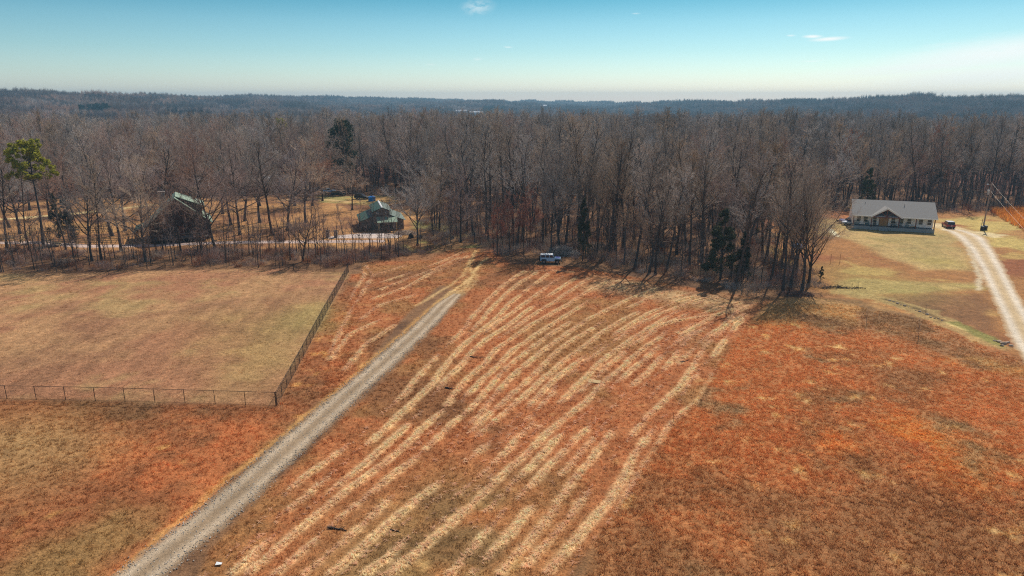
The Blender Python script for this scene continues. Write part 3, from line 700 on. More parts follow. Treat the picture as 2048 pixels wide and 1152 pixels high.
def make_tree(seed, h, style, n1_=11, n2_=7, n3_=7, n4_=2):
    r = random.Random(seed); big = []; small = []; tiny = []
    if style == 'forest': tf, a1, first, crL, trop = .84, (28, 58), .40, .235, .045
    elif style == 'open': tf, a1, first, crL, trop = .60, (35, 68), .24, .40, .045
    elif style == 'fan': tf, a1, first, crL, trop = .50, (18, 42), .22, .52, .035
    else: tf, a1, first, crL, trop = .85, (35, 60), .25, .28, .06
    R0 = h*.0120*(1.15 if style in ('open', 'fan') else .95)
    lean = Vector((r.gauss(0, .05), r.gauss(0, .05), 1))
    tp, tr = grow_branch(r, Vector((0, 0, -.3)), lean, h*tf, R0, 9, .045, .06, R0*.28)
    tr[0] = R0*1.5
    for i in range(len(tp)-1): big.append((tp[i], tp[i+1], tr[i], tr[i+1]))
    def at(pts, t):
        f = t*(len(pts)-1); i = min(int(f), len(pts)-2); return pts[i].lerp(pts[i+1], f-i), (pts[i+1]-pts[i]).normalized(), i
    def twigs(pts, L, n, lvl):
        for j in range(n):
            t = r.uniform(.15, 1.); p, d, i = at(pts, t)
            dd = side_dir(r, d, math.radians(r.uniform(25, 60))); dd.z += .15
            l = L*r.uniform(.5, 1.)*(1.15-.5*t)
            q, rr = grow_branch(r, p, dd, l, .017 if lvl == 3 else .012, 2, .12, .06, .006)
            for k in range(len(q)-1): tiny.append((q[k], q[k+1], rr[k], rr[k+1]))
            if lvl == 3:
                for m in range(n4_):
                    p2, d2, _ = at(q, r.uniform(.3, 1)); d3 = side_dir(r, d2, math.radians(r.uniform(20, 55)))
                    tiny.append((p2, p2+d3*l*r.uniform(.35, .75), .0105, .004))
    def limb(p, d, L, r0, lvl1=True):
        q, rr = grow_branch(r, p, d, L, r0, 6, .09, trop, r0*.22)
        for k in range(6): big.append((q[k], q[k+1], rr[k], rr[k+1]))
        for m in range(n2_):
            t = r.uniform(.22, 1.); p2, d2, i2 = at(q, t)
            l2 = L*r.uniform(.30, .52)*(1.2-.55*t)
            q2, r2 = grow_branch(r, p2, side_dir(r, d2, math.radians(r.uniform(22, 48))), l2, max(.02, rr[i2]*.55), 4, .1, .07, .012)
            for k in range(4): small.append((q2[k], q2[k+1], r2[k], r2[k+1]))
            twigs(q2, l2*.55, n3_, 3)
        twigs(q, L*.25, n3_, 3)
    for j in range(n1_):
        t = first/tf+(1-first/tf)*((j+r.random()*.6)/n1_)
        t = min(t, .99); p, d, i = at(tp, t)
        L = h*crL*(1.15-.55*(t-first/tf)/(1-first/tf+.01))*r.uniform(.75, 1.1)
        dd = side_dir(r, Vector((0, 0, 1)), math.radians(r.uniform(*a1)), j*2.4+r.uniform(-.4, .4))
        limb(p, dd, L, tr[i]*.62)
    if style == 'fan':
        for j in range(4): limb(tp[-1], side_dir(r, Vector((0, 0, 1)), math.radians(r.uniform(4, 20)), j*1.6), h*.55, tr[-1]*.8)
    else:
        for j in range(3): limb(tp[-1], side_dir(r, Vector((0, 0, 1)), math.radians(r.uniform(5, 25)), j*2.1), h*(1-tf)*1.05, tr[-1]*.85)
    V1, F1 = seg_mesh('t', big, 6)
    V2, F2 = seg_mesh('s', small, 4); V3, F3 = seg_mesh('y', tiny, 3)
    top = max(V3[:, 2].max(), 1); 
    for V_ in (V1, V2, V3): V_ *= h/top
    nv = len(V2); Vc = np.concatenate([V2, V3]); Fc = np.concatenate([F2, F3+nv])
    return np_mesh('trunk', V1, F1, smooth=True), np_mesh('crown', Vc, Fc)
def leaf_cloud(g, centers, radii, n, size):
    k = g.integers(0, len(centers), n); v = g.normal(0, 1, (n, 3)); v /= np.linalg.norm(v, axis=1)[:, None]
    c = centers[k]+v*(radii[k]*g.random(n)**.45)[:, None]
    e1 = g.normal(0, 1, (n, 3)); e1 /= np.linalg.norm(e1, axis=1)[:, None]; e2 = np.cross(e1, g.normal(0, 1, (n, 3))); e2 /= np.linalg.norm(e2, axis=1)[:, None]
    s = size*(.6+.8*g.random(n))[:, None]
    V = np.stack([c-e1*s*.5, c+e1*s*.5, c+e2*s*.9], 1).reshape(-1, 3)
    return V, np.arange(n*3).reshape(-1, 3)

VAR = {}
def variant(key, tm, cm, tmat, cmat):
    tm.materials.append(M[tmat]); cm.materials.append(M[cmat]); VAR[key] = [tm, cm]
for i in range(7):
    t, c = make_tree(100+i, 24, 'forest', 14, 7, 7, 2); variant(('forest', i), t, c, 'bark', 'twig')
for i in range(4):
    t, c = make_tree(200+i, 24, 'open', 15, 9, 9, 3); variant(('open', i), t, c, 'bark', 'twig_red' if i % 2 == 0 else 'twig')
for i in range(3):
    t, c = make_tree(300+i, 24, 'fan', 10, 9, 9, 3); variant(('fan', i), t, c, 'bark', 'twig')
for i in range(3):
    t, c = make_tree(400+i, 24, 'sapling', 10, 4, 4, 1); variant(('sapling', i), t, c, 'bark', 'twig_red')
# rusty-leaved understory tree
t, c = make_tree(450, 24, 'open', 12, 5, 4, 1)
g_ = np.random.default_rng(3); cv = np.zeros(len(c.vertices)*3); c.vertices.foreach_get('co', cv); cv = cv.reshape(-1, 3)
V, F = leaf_cloud(g_, cv[g_.integers(0, len(cv), 500)], np.full(500, .7), 4200, .32)
variant(('rust', 0), t, np_mesh('crown', V, F), 'bark', 'rust_leaf')
def evergreen(key, seed, h, shape, leafmat, n, size):
    g = np.random.default_rng(seed); cs = []; rs = []
    if shape == 'pine':
        for j in range(120):
            z = h*g.uniform(.60, .99)**.8; z = min(z, h*.98); t = (z/h-.6)/.4; rr = h*.21*math.sqrt(max(.05, 1-.85*t*t))*g.random()**.5; a = g.random()*6.28
            cs.append((rr*math.cos(a), rr*math.sin(a), z)); rs.append(h*.020*g.uniform(.6, 1.5))
    elif shape == 'round':
        for j in range(60):
            z = h*g.uniform(.3, .97); t = (z/h-.3)/.67; rr = h*.22*math.sin(math.pi*min(1, .12+.80*t))**.6*g.random()**.4; a = g.random()*6.28
            cs.append((rr*math.cos(a), rr*math.sin(a), z)); rs.append(h*.055)
    else:
        for j in range(60):
            z = h*g.uniform(.12, .99)**.9; t = z/h; rr = h*.22*(1-t)**.7*g.random()**.4; a = g.random()*6.28
            cs.append((rr*math.cos(a), rr*math.sin(a), z)); rs.append(h*.05*(1.2-.7*t))
    V, F = leaf_cloud(g, np.array(cs), np.array(rs), n, size)
    segs = []; R0 = h*.012; top = .92
    r = random.Random(seed); p = Vector((0, 0, -.2)); k = 8
    for i in range(k):
        q = p+Vector((r.gauss(0, .08), r.gauss(0, .08), h*top/k)); segs.append((p, q, R0*(1.2-i/k), R0*(1.2-(i+1)/k)+.02)); p = q
    for c_ in cs[::2]: segs.append((Vector((0, 0, c_[2]-h*.06)), Vector(c_), R0*.25, R0*.08))
    Vt, Ft = seg_mesh('t', segs, 5)
    variant(key, np_mesh('trunk', Vt, Ft, smooth=True), np_mesh('crown', V, F), 'bark', leafmat)
evergreen(('pine', 0), 5, 24, 'pine', 'pine', 11000, .36)
evergreen(('evergreen', 0), 6, 24, 'round', 'pine_dark', 9000, .35)
evergreen(('cedar', 0), 7, 10, 'cone', 'cedar', 5200, .20)
evergreen(('cedar', 1), 8, 10, 'cone', 'cedar', 4200, .20)
evergreen(('cedar', 2), 9, 14, 'pine', 'cedar', 2600, .26)

tree_count = 0
def plant(name, key, x, y, h, label, cat='tree', group=None, rz=None, wide=1.):
    global tree_count
    tm, cm = VAR[key]; base = 24. if key[0] not in ('cedar',) else (14. if key[1] == 2 else 10.)
    s = h/base
    e = thing(name, label, cat, G(x, y), rnd.uniform(0, 6.28) if rz is None else rz, group)
    e.scale = (s*wide, s*wide, s)
    link_mesh('trunk', tm, None, e); link_mesh('crown', cm, None, e)
    tree_count += 1
    return e

placed = []
def hand(px, py, key, h, label, name='bare_tree', group=None, wide=1., rz=None):
    q = P(px, py); placed.append((q.x, q.y, 3.2))
    return plant(name, key, q.x, q.y, h, label, 'tree', group, rz, wide)
hand(835, 491, ('fan', 0), 19, 'twin-trunked bare tree standing alone on grass right of the barn', wide=1.15)
hand(1119, 503, ('fan', 1), 26.5, 'tallest thick-trunked bare tree directly behind the pale off-road car', wide=1.0)
hand(1103, 509, ('open', 1), 22, 'bare tree leaning left just behind the pale off-road car', wide=.8)
hand(1216, 516, ('forest', 1), 24, 'straight dark-trunked bare tree at the wood edge right of the pale off-road car')
hand(1231, 514, ('forest', 3), 23, 'bare tree close beside a straight dark trunk right of the pale off-road car')
hand(1311, 550, ('open', 3), 22, 'broad bare tree on the wood edge, its forked shadow on pale stubble', wide=.8)
hand(1298, 547, ('forest', 4), 19, 'slender bare tree touching the broad tree above pale stubble')
hand(1402, 522, ('forest', 2), 24, 'tall bare tree left of the dark cedar in the middle wood')
hand(1470, 574, ('forest', 5), 23, 'bare tree right of the dark cedar casting one long straight shadow')
hand(1566, 582, ('forest', 0), 23, 'left trunk of the tall bare clump ending the wood by the orange field', wide=.9)
hand(1580, 578, ('fan', 2), 23.5, 'second tall fan-crowned bare tree of the clump ending the wood', wide=.9)
hand(1604, 580, ('fan', 0), 23, 'widest fan-crowned bare tree of the clump ending the wood', wide=1.0, rz=1.)
hand(1615, 572, ('fan', 1), 17, 'low bare tree whose branches sweep right towards the farmhouse', wide=1.5, rz=2.5)
hand(1540, 565, ('forest', 6), 22, 'thin bare tree just left of the tall clump ending the wood')
# left belt
hand(88, 497, ('pine', 0), 22.5, 'tall pine with bright yellow-green top at the far left', 'pine_tree')
hand(14, 505, ('forest', 2), 20, 'leftmost bare tree in the belt, cut by the photo edge')
hand(60, 505, ('sapling', 1), 17, 'thin bare tree left of the tall yellow-green pine')
hand(132, 500, ('sapling', 0), 17, 'thin bare tree right of the tall yellow-green pine')
hand(185, 522, ('open', 1), 23, 'leaning bare tree with thick base at the lawn edge, left part', wide=.9)
hand(205, 526, ('forest', 6), 21, 'bare tree pair partner nearest the lawn, beside the leaning tree', wide=.9)
hand(243, 502, ('open', 0), 25, 'big spreading bare tree in front of the rail paddock', wide=1.05)
hand(292, 524, ('open', 3), 22, 'dark forked bare tree in front of the log cabin left side')
hand(431, 503, ('open', 2), 25, 'thickest bare tree at the right corner of the log cabin', wide=1.0)
hand(363, 508, ('sapling', 2), 17, 'slim bare tree before the log cabin front')
hand(606, 523, ('open', 2), 13.5, 'small dark bare tree with wide low branches at the lawn corner', wide=1.4, rz=2)
hand(581, 520, ('sapling', 0), 12, 'slim bare tree just left of the small wide-branched tree')
hand(705, 420, ('open', 1), 16, 'round-crowned bare tree with thick dark trunk behind the barn', wide=1.15)
hand(120, 478, ('cedar', 1), 10, 'thin green cedar left of the rail paddock', 'cedar_tree')
hand(140, 486, ('cedar', 0), 10, 'feathery green cedar standing inside the rail paddock corner', 'cedar_tree', wide=1.1)
hand(690, 386, ('evergreen', 0), 24, 'large round dark evergreen rising above the bare wood', 'evergreen_tree', wide=.95)
hand(570, 350, ('pine', 0), 23.5, 'thin olive-topped pine among bare trees left of the dark evergreen', 'pine_tree', wide=.7)
hand(96, 330, ('pine', 0), 20, 'distant small pine top in the left woods', 'pine_tree')
hand(1165, 522, ('cedar', 1), 12, 'olive cedar in the wood just right of the pale off-road car', 'cedar_tree', wide=.75)
hand(1440, 560, ('cedar', 0), 13, 'dark bushy cedar at the front of the middle wood', 'cedar_tree', wide=1.15)
hand(1641, 562, ('cedar', 1), 2.6, 'small round evergreen shrub at the right tip of the wood', 'evergreen_shrub', wide=1.3)
hand(1730, 428, ('cedar', 0), 13, 'dark cedar in the wood behind the farmhouse left end', 'cedar_tree')
hand(1765, 427, ('open', 3), 25, 'large dark-trunked bare tree rising behind the farmhouse roof', wide=.9)
hand(2004, 402, ('open', 1), 25, 'large dark open-crowned tree behind the utility pole, far right')
hand(1865, 380, ('cedar', 0), 20, 'tall dark cedar between rusty crowns behind the farmhouse', 'cedar_tree')
hand(1530, 480, ('cedar', 1), 10, 'dark cedar deep in the wood left of the farmhouse yard', 'cedar_tree')
hand(1690, 395, ('rust', 0), 22, 'left rusty-leaved tree in the wood behind the farmhouse', 'rusty_tree', wide=.6)
hand(1862, 375, ('rust', 0), 22.5, 'right wide rusty-leaved tree in the wood behind the farmhouse', 'rusty_tree', wide=.75, rz=1)
for (px, py, h_) in [(995, 512, 11), (1020, 507, 13), (1048, 508, 12), (1060, 497, 14), (1400, 556, 7), (1385, 550, 6), (210, 500, 7), (470, 505, 7), (500, 510, 6), (390, 515, 6)]:
    hand(px, py, ('rust', 0) if px < 1100 and px > 900 else ('sapling', rnd.randrange(3)), h_,
         'thin small tree with rusty dead leaves left of the pale off-road car' if 900 < px < 1100 else 'thin young bare tree in reddish brush at the wood edge',
         'young_tree', 'young trees with rusty leaves beside the field' if 900 < px < 1100 else 'young trees in the brush', wide=.6)
for (px, py, h_, k_, lb) in [(326, 500, 16, ('open', 0), 'small bare tree before the log cabin left wall'), 
                             (404, 507, 14, ('forest', 3), 'short bare tree at the right foot of the log cabin')]:
    hand(px, py, k_, h_, lb)
# yard trees behind the left belt
for (px, py, h_, k) in [(40, 468, 21, ('open', 3)), (225, 472, 23, ('forest', 2)), (250, 462, 19, ('forest', 0)), (140, 455, 20, ('open', 0)), (20, 455, 20, ('forest', 5)), (480, 470, 23, ('open', 0)), (462, 450, 22, ('forest', 3)),
                        (490, 442, 22, ('open', 2)), (545, 470, 22, ('forest', 1)), (612, 445, 21, ('open', 1)), (590, 412, 22, ('open', 0)), (625, 412, 21, ('open', 2)), (645, 402, 20, ('open', 3)), (300, 432, 21, ('open', 2)),
                        (350, 420, 20, ('forest', 0)), (100, 436, 21, ('open', 3)), (385, 408, 22, ('open', 1)), (520, 412, 22, ('fan', 2)), (200, 425, 21, ('open', 2)), (60, 420, 20, ('open', 0)), (445, 428, 21, ('open', 3)),
                        (575, 462, 20, ('open', 2)), (330, 455, 20, ('sapling', 1)), (520, 445, 21, ('open', 1)), (400, 445, 22, ('open', 0)), (-20, 440, 21, ('open', 2)), (270, 405, 21, ('open', 3)), (150, 405, 21, ('open', 1))]:
    hand(px, py, k, h_*1.05, 'bare spreading yard tree between the lane and the back woods at left', 'bare_tree', 'bare yard trees around the log cabin', wide=1.25)

# --- woods: polygon in world metres
wood = [tuple(gpoly([p])[0]) for p in [(862, 496), (900, 486), (960, 490), (985, 510), (1060, 506), (1150, 515), (1205, 530), (1300, 548), (1420, 562), (1470, 575), (1560, 582), (1600, 580), (1640, 570), (1625, 545), (1600, 520),
        (1560, 500), (1540, 475), (1520, 445), (1545, 428), (1720, 422), (1900, 428), (2050, 418), (2500, 412)]]
wood += [(700, 200), (700, 520), (-700, 520), (-700, 260)]
wood += [tuple(gpoly([p])[0]) for p in [(-500, 392), (0, 396), (300, 395), (500, 392), (640, 388), (760, 390), (800, 402), (845, 430), (855, 470)]]
wood = np.array(wood)
g_ = np.random.default_rng(77)
SPC = 6.5
cx, cy = np.meshgrid(np.arange(-420, 420, SPC), np.arange(95, 515, SPC)); cx = cx.ravel()+g_.uniform(-.45, .45, cx.size)*SPC; cy = cy.ravel()+g_.uniform(-.45, .45, cy.size)*SPC
k = (abs(cx) < .80*(cy*CP+8)+14) & (sdist(wood, cx, cy) > .8); cx, cy = cx[k], cy[k]
for (hx, hy, hr_) in placed:
    k = np.hypot(cx-hx, cy-hy) > hr_*.75; cx, cy = cx[k], cy[k]
fp = P(1058, 300)
dist = np.hypot(cx, cy); o_ = np.argsort(dist); cx, cy, dist = cx[o_], cy[o_], dist[o_]
hN = fbm(cx, cy, 30, 3, 500)
hgt = 18.6+9.5*(hN-.15)*1.2+g_.normal(0, 2.2, len(cx)); hgt = np.clip(hgt, 13, 28)+1.2*sst(230, 320, cy)
sd_ = sdist(wood, cx, cy); hgt = np.where((sd_ < 7) & (cy < 200), hgt*g_.uniform(.6, .98, len(cx)), hgt)
pink = fbm(cx, cy, 45, 3, 510)
keys_f = [('forest', i) for i in range(7)]
allk = keys_f+[('open', i) for i in range(4)]+[('fan', i) for i in range(3)]+[('sapling', i) for i in range(3)]+[('rust', 0), ('cedar', 0), ('cedar', 1)]
def pick(i):
    u = g_.random()
    if cx[i] < -20 and cy[i] < 330: 
        return ('open', int(g_.integers(4))) if u < .6 else ('forest', int(g_.integers(7)))
    if u < .62: return ('forest', int(g_.integers(7)))
    if u < .72: return ('open', int(g_.integers(4)))
    if u < .78: return ('fan', int(g_.integers(3)))
    if u < .975: return ('sapling', int(g_.integers(3)))
    if u < .982: return ('rust', 0)
    return ('cedar', int(g_.integers(2))) if u > .993 else ('forest', 2)
kk = [pick(i) for i in range(len(cx))]
n_ind = 0; gi = []
def zlabel(x, y):
    px = 1024+FPX*x/(y*CP+H*SP)
    if px < 870: return ('bare tree in the woods beyond the barn and cabin', 'bare trees beyond the barn yard')
    if px < 1200: return ('slim bare tree in the wood behind the pale off-road car', 'bare trees behind the off-road car')
    if px < 1480: return ('slim bare grey tree in the front of the middle wood', 'bare trees in the middle wood')
    if px < 1690: return ('slim bare tree in the wood left of the farmhouse yard', 'bare trees left of the farmhouse')
    return ('bare tree in the wood behind the white farmhouse', 'bare trees behind the farmhouse')
for i in range(len(cx)):
    inview = abs(cx[i]) < .76*(cy[i]*CP+8)
    if tree_count < 300 and inview and kk[i][0] not in ('cedar', 'rust'):
        lb, gr = zlabel(cx[i], cy[i])
        plant('bare_tree', kk[i], cx[i], cy[i], hgt[i]*(.6 if kk[i][0] == 'sapling' else 1), lb, 'tree', gr)
    else: gi.append(i)

def instancer(name, pts, rot, scl, idx, variants, sz=None):
    """one object of many small copies on points (geometry nodes); variants: list of lists of objects"""
    me = bpy.data.meshes.new(name); n = len(pts); me.vertices.add(n); me.vertices.foreach_set('co', np.asarray(pts, np.float32).ravel())
    a = me.attributes.new('rz', 'FLOAT', 'POINT'); a.data.foreach_set('value', np.asarray(rot, np.float32))
    a = me.attributes.new('sc', 'FLOAT_VECTOR', 'POINT'); a.data.foreach_set('vector', np.asarray(scl, np.float32).ravel())
    a = me.attributes.new('ix', 'INT', 'POINT'); a.data.foreach_set('value', np.asarray(idx, np.int32))
    o = bpy.data.objects.new(name, me); COL.objects.link(o)
    ng = bpy.data.node_groups.new(name, 'GeometryNodeTree'); ng.interface.new_socket('Geometry', in_out='INPUT', socket_type='NodeSocketGeometry'); ng.interface.new_socket('Geometry', in_out='OUTPUT', socket_type='NodeSocketGeometry')
    gi_ = N(ng, 'NodeGroupInput'); go = N(ng, 'NodeGroupOutput'); jn = N(ng, 'GeometryNodeJoinGeometry')
    mp = N(ng, 'GeometryNodeMeshToPoints'); ng.links.new(gi_.outputs[0], mp.inputs[0])
    def attr(nm, dt):
        q = N(ng, 'GeometryNodeInputNamedAttribute', data_type=dt); q.inputs['Name'].default_value = nm
        return [s for s in q.outputs if s.enabled and s.name == 'Attribute'][0]
    arz, asc, aix = attr('rz', 'FLOAT'), attr('sc', 'FLOAT_VECTOR'), attr('ix', 'INT')
    cb = N(ng, 'ShaderNodeCombineXYZ'); ng.links.new(arz, cb.inputs[2])
    for vi, objs in enumerate(variants):
        j2 = N(ng, 'GeometryNodeJoinGeometry')
        for ob in objs:
            oi = N(ng, 'GeometryNodeObjectInfo', transform_space='ORIGINAL'); oi.inputs['Object'].default_value = ob
            ng.links.new(oi.outputs['Geometry'], j2.inputs[0])
        cmp_ = N(ng, 'FunctionNodeCompare', data_type='INT', operation='EQUAL')
        ins = [s for s in cmp_.inputs if s.enabled]; ng.links.new(aix, ins[0]); ins[1].default_value = vi
        ip = N(ng, 'GeometryNodeInstanceOnPoints'); ng.links.new(mp.outputs[0], ip.inputs['Points']); ng.links.new(j2.outputs[0], ip.inputs['Instance'])
        ng.links.new(cmp_.outputs[0], ip.inputs['Selection'])
        ng.links.new(cb.outputs[0], ip.inputs['Rotation']); ng.links.new(asc, ip.inputs['Scale'])
        ng.links.new(ip.outputs[0], jn.inputs[0])
    ng.links.new(jn.outputs[0], go.inputs[0])
    md = o.modifiers.new('scatter', 'NODES'); md.node_group = ng
    return tag(o, kind='stuff')
# source objects for the woods are the individual trees' own parts
src = {}
for o in list(COL.objects):
    if o.name.startswith('trunk') and o.parent:
        ch = [c for c in o.parent.children if c.name.startswith('crown')][0]
        for key, (tm, cm) in VAR.items():
            if o.data == tm and key not in src: src[key] = [o, ch]
useks = [k_ for k_ in allk if k_ in src]
gi = np.array(gi); base = {k_: (10. if k_[0] == 'cedar' else 24.) for k_ in useks}
pts = np.c_[cx[gi], cy[gi], terrain(cx[gi], cy[gi])]
ks = [kk[i] if kk[i] in src else ('forest', 0) for i in gi]
sc_ = np.array([hgt[i]*(.6 if k_[0] == 'sapling' else .85 if k_[0] == 'rust' else .5 if k_[0] == 'cedar' else 1)/base[k_] for i, k_ in zip(gi, ks)])
instancer('woodland', pts, g_.uniform(0, 6.28, len(gi)), np.c_[sc_*g_.uniform(.85, 1.15, len(gi)), sc_, sc_], [useks.index(k_) for k_ in ks], [src[k_] for k_ in useks])

# --- undergrowth: thin stems and dead leaves, one object
def brush_mesh(seed, n, h, rad, leaf):
    r = random.Random(seed); segs = []
    for i in range(n):
        a = r.uniform(0, 6.28); q = rad*r.random()**.6; p = Vector((q*math.cos(a), q*math.sin(a), -.05))
        d = Vector((r.gauss(0, .3), r.gauss(0, .3), 1)); l = h*r.uniform(.4, 1)
        pp, rr = grow_branch(r, p, d, l, .018, 3, .15, .05, .006)
        for k in range(3): segs.append((pp[k], pp[k+1], rr[k], rr[k+1]))
        for m in range(3):
            k = r.randrange(1, 3); d2 = side_dir(r, pp[k+1]-pp[k], r.uniform(.4, 1)); segs.append((pp[k], pp[k]+d2*l*.35, .01, .004))
    V, F = seg_mesh('b', segs, 3); F = np.concatenate([F[:, [0, 1, 2]], F[:, [0, 2, 3]]])
    if leaf:
        g = np.random.default_rng(seed); c = V[g.integers(0, len(V), 80)]; V2, F2 = leaf_cloud(g, c, np.full(80, .3), leaf, .13)
        F = np.concatenate([F, F2+len(V)]); V = np.concatenate([V, V2])
    return np_mesh('stems', V, F)
bushes = []
spots_b = [(630, 505, 0), (470, 520, 1), (1500, 585, 2), (560, 483, 3)]
for (px, py, i) in spots_b:
    q = P(px, py)
    me = brush_mesh(600+i, [36, 44, 60, 70][i], [1.6, 2.4, 2.0, 2.2][i], [1.2, 1.3, 1.8, 1.3][i], [60, 160, 0, 900][i])
    me.materials.append(M[['brush', 'brush', 'twig', 'leafbush'][i]])
    o = link_mesh('bush', me, None); o.location = q
    tag(o, ['low brown brush clump left of the round barn shrub', 'taller reddish brush clump at the lawn edge', 'grey twiggy brush clump at the orange field edge', 'dense brown leafy bush beside the lane left of the barn'][i], 'bush')
    bushes.append(o)
belt = gpoly([(-300, 500), (0, 500), (240, 503), (430, 500), (640, 496), (780, 494), (860, 500), (850, 508), (760, 520), (700, 530), (640, 538), (400, 534), (0, 545), (-300, 550)])
wf = wood
g_ = np.random.default_rng(88); bp = []; bi = []; bs = []
x = g_.uniform(-120, 0, 5200); y = g_.uniform(110, 150, 5200); k = in_poly(belt, x, y); x, y = x[k], y[k]
dn = fbm(x, y, 8, 3, 520); k = g_.random(len(x)) < sst(.40, .66, dn)*.7+.06; x, y = x[k], y[k]
bp.append(np.c_[x, y]); bi.append(g_.choice([0, 1, 1, 0, 2], len(x))); bs.append(g_.uniform(.25, .8, len(x))*(.6+.8*fbm(x, y, 6, 2, 530)))
x = g_.uniform(-150, 190, 42000); y = g_.uniform(95, 290, 42000); s_ = sdist(wood, x, y); k = (s_ > -1.2) & (abs(x) < .8*(y*CP+8)) & (g_.random(len(x)) < np.where(s_ < 12, .62, .2)*np.where((x > -20) & (y < 175), 1, .6)); x, y, s_ = x[k], y[k], s_[k]
bp.append(np.c_[x, y]); bi.append(g_.choice([2, 2, 0, 2, 1], len(x))); bs.append(g_.uniform(.35, 1.1, len(x))*np.where(s_ < 2, .7, 1))
bp = np.concatenate(bp); bi = np.concatenate(bi); bs = np.concatenate(bs)
instancer('undergrowth', np.c_[bp, terrain(bp[:, 0], bp[:, 1])], g_.uniform(0, 6.28, len(bp)), np.repeat(bs[:, None], 3, 1), bi, [[bushes[0]], [bushes[1]], [bushes[2]]])

# --- saplings under the trees (fine vertical stems), one object
x = g_.uniform(-150, 190, 15000); y = g_.uniform(95, 260, 15000); s_ = sdist(wood, x, y)
k = (s_ > .5) & (abs(x) < .8*(y*CP+8)) & (g_.random(len(x)) < np.where(s_ < 25, .32, .10)); x, y = x[k], y[k]
xb = g_.uniform(-120, -5, 1500); yb = g_.uniform(110, 150, 1500); k = in_poly(belt, xb, yb) & (g_.random(1500) < .5); x = np.r_[x, xb[k]]; y = np.r_[y, yb[k]]
s3 = g_.uniform(.18, .5, len(x)); sapk = [k_ for k_ in [('sapling', 0), ('sapling', 1), ('sapling', 2)] if k_ in src]
instancer('sapling_thicket', np.c_[x, y, terrain(x, y)], g_.uniform(0, 6.28, len(x)), np.c_[s3*.7, s3*.7, s3], g_.integers(0, len(sapk), len(x)), [src[k_] for k_ in sapk])

# --- distant woods: patches of simple crowns
def patch_mesh(seed, size, spc, kind):
    g = np.random.default_rng(seed); segs = []
    for ax in np.arange(-size/2, size/2, spc):
        for ay in np.arange(-size/2, size/2, spc):
            x0, y0 = ax+g.uniform(0, spc), ay+g.uniform(0, spc); h = g.uniform(14, 22)
            cr = g.uniform(2.6, 4.2)
            segs.append((Vector((x0, y0, -2)), Vector((x0, y0, h*.55)), .28, .16))
            for j in range(46):
                a = g.random()*6.283; z0 = h*g.uniform(.35, .7); q = cr*g.random()**.5
                top = Vector((x0+q*math.cos(a), y0+q*math.sin(a), z0+(h-z0)*g.uniform(.6, 1.)*(1-.35*(q/cr)**2)))
                segs.append((Vector((x0+q*.3*math.cos(a), y0+q*.3*math.sin(a), z0)), top, .13, .03))
    V, F = seg_mesh('p', segs, 3); return np_mesh('twigs', V, F)
protos = []
for i, (ang, r_) in enumerate([(-33, 880), (-20, 800), (12, 820), (31, 840)]):
    me = patch_mesh(700+i, 40, 6.6, 0); me.materials.append(M['twig_far'])
    x0, y0 = r_*math.sin(math.radians(ang)), r_*math.cos(math.radians(ang))
    o = link_mesh('far_grove', me, None); o.location = G(x0, y0)
    tag(o, ['hazy bare grove', 'hazy bare grove', 'hazy bare grove', 'hazy bare grove'][i], kind='stuff'); del o['label']
    protos.append(o)
r2f = lambda a_, b_: np.hypot(a_, b_)
g_ = np.random.default_rng(99); S_ = 34.
cx2, cy2 = np.meshgrid(np.arange(-3000, 3000, S_), np.arange(380, 3700, S_)); cx2 = cx2.ravel()+g_.uniform(-6, 6, cx2.size); cy2 = cy2.ravel()+g_.uniform(-6, 6, cy2.size)
r2 = np.hypot(cx2, cy2); a2 = np.arctan2(cx2, cy2); RR = np.interp(a2, _az, _Rr)
clear = [(P(1058, 262).x, P(1058, 262).y)]
k = (abs(cx2) < .80*cy2) & (cy2 > 535) & (r2 < RR+150)
cx2, cy2 = cx2[k], cy2[k]
B = []            # far buildings: (azimuth px, distance, width, height)
def far_at(px, r_):
    a = math.atan2(px-1024, math.hypot(FPX, 376)*1.0); return r_*math.sin(a), r_*math.cos(a)
for (px, r_, rad) in [(1058, 930, 70), (1052, 870, 60), (1060, 810, 60), (925, 1680, 150), (950, 1600, 120), (1080, 2120, 160), (1005, 1800, 120), (1420, 1000, 90), (1200, 1500, 100), (175, 1050, 45), (150, 1050, 30), (205, 1030, 30)]:
    fx_, fy_ = far_at(px, r_); k = np.hypot(cx2-fx_, cy2-fy_) > rad*.6; cx2, cy2 = cx2[k], cy2[k]
cl_ = fbm(cx2, cy2, 210, 3, 47); k = (cl_ < .66) | (r2f(cx2, cy2) < 800); cx2, cy2 = cx2[k], cy2[k]
s4 = g_.uniform(.75, 1.35, len(cx2))
instancer('distant_woods', np.c_[cx2, cy2, terrain(cx2, cy2)], g_.integers(0, 4, len(cx2))*math.pi/2, np.c_[np.ones(len(cx2)), np.ones(len(cx2)), s4], g_.integers(0, 4, len(cx2)), [[p_] for p_ in protos])
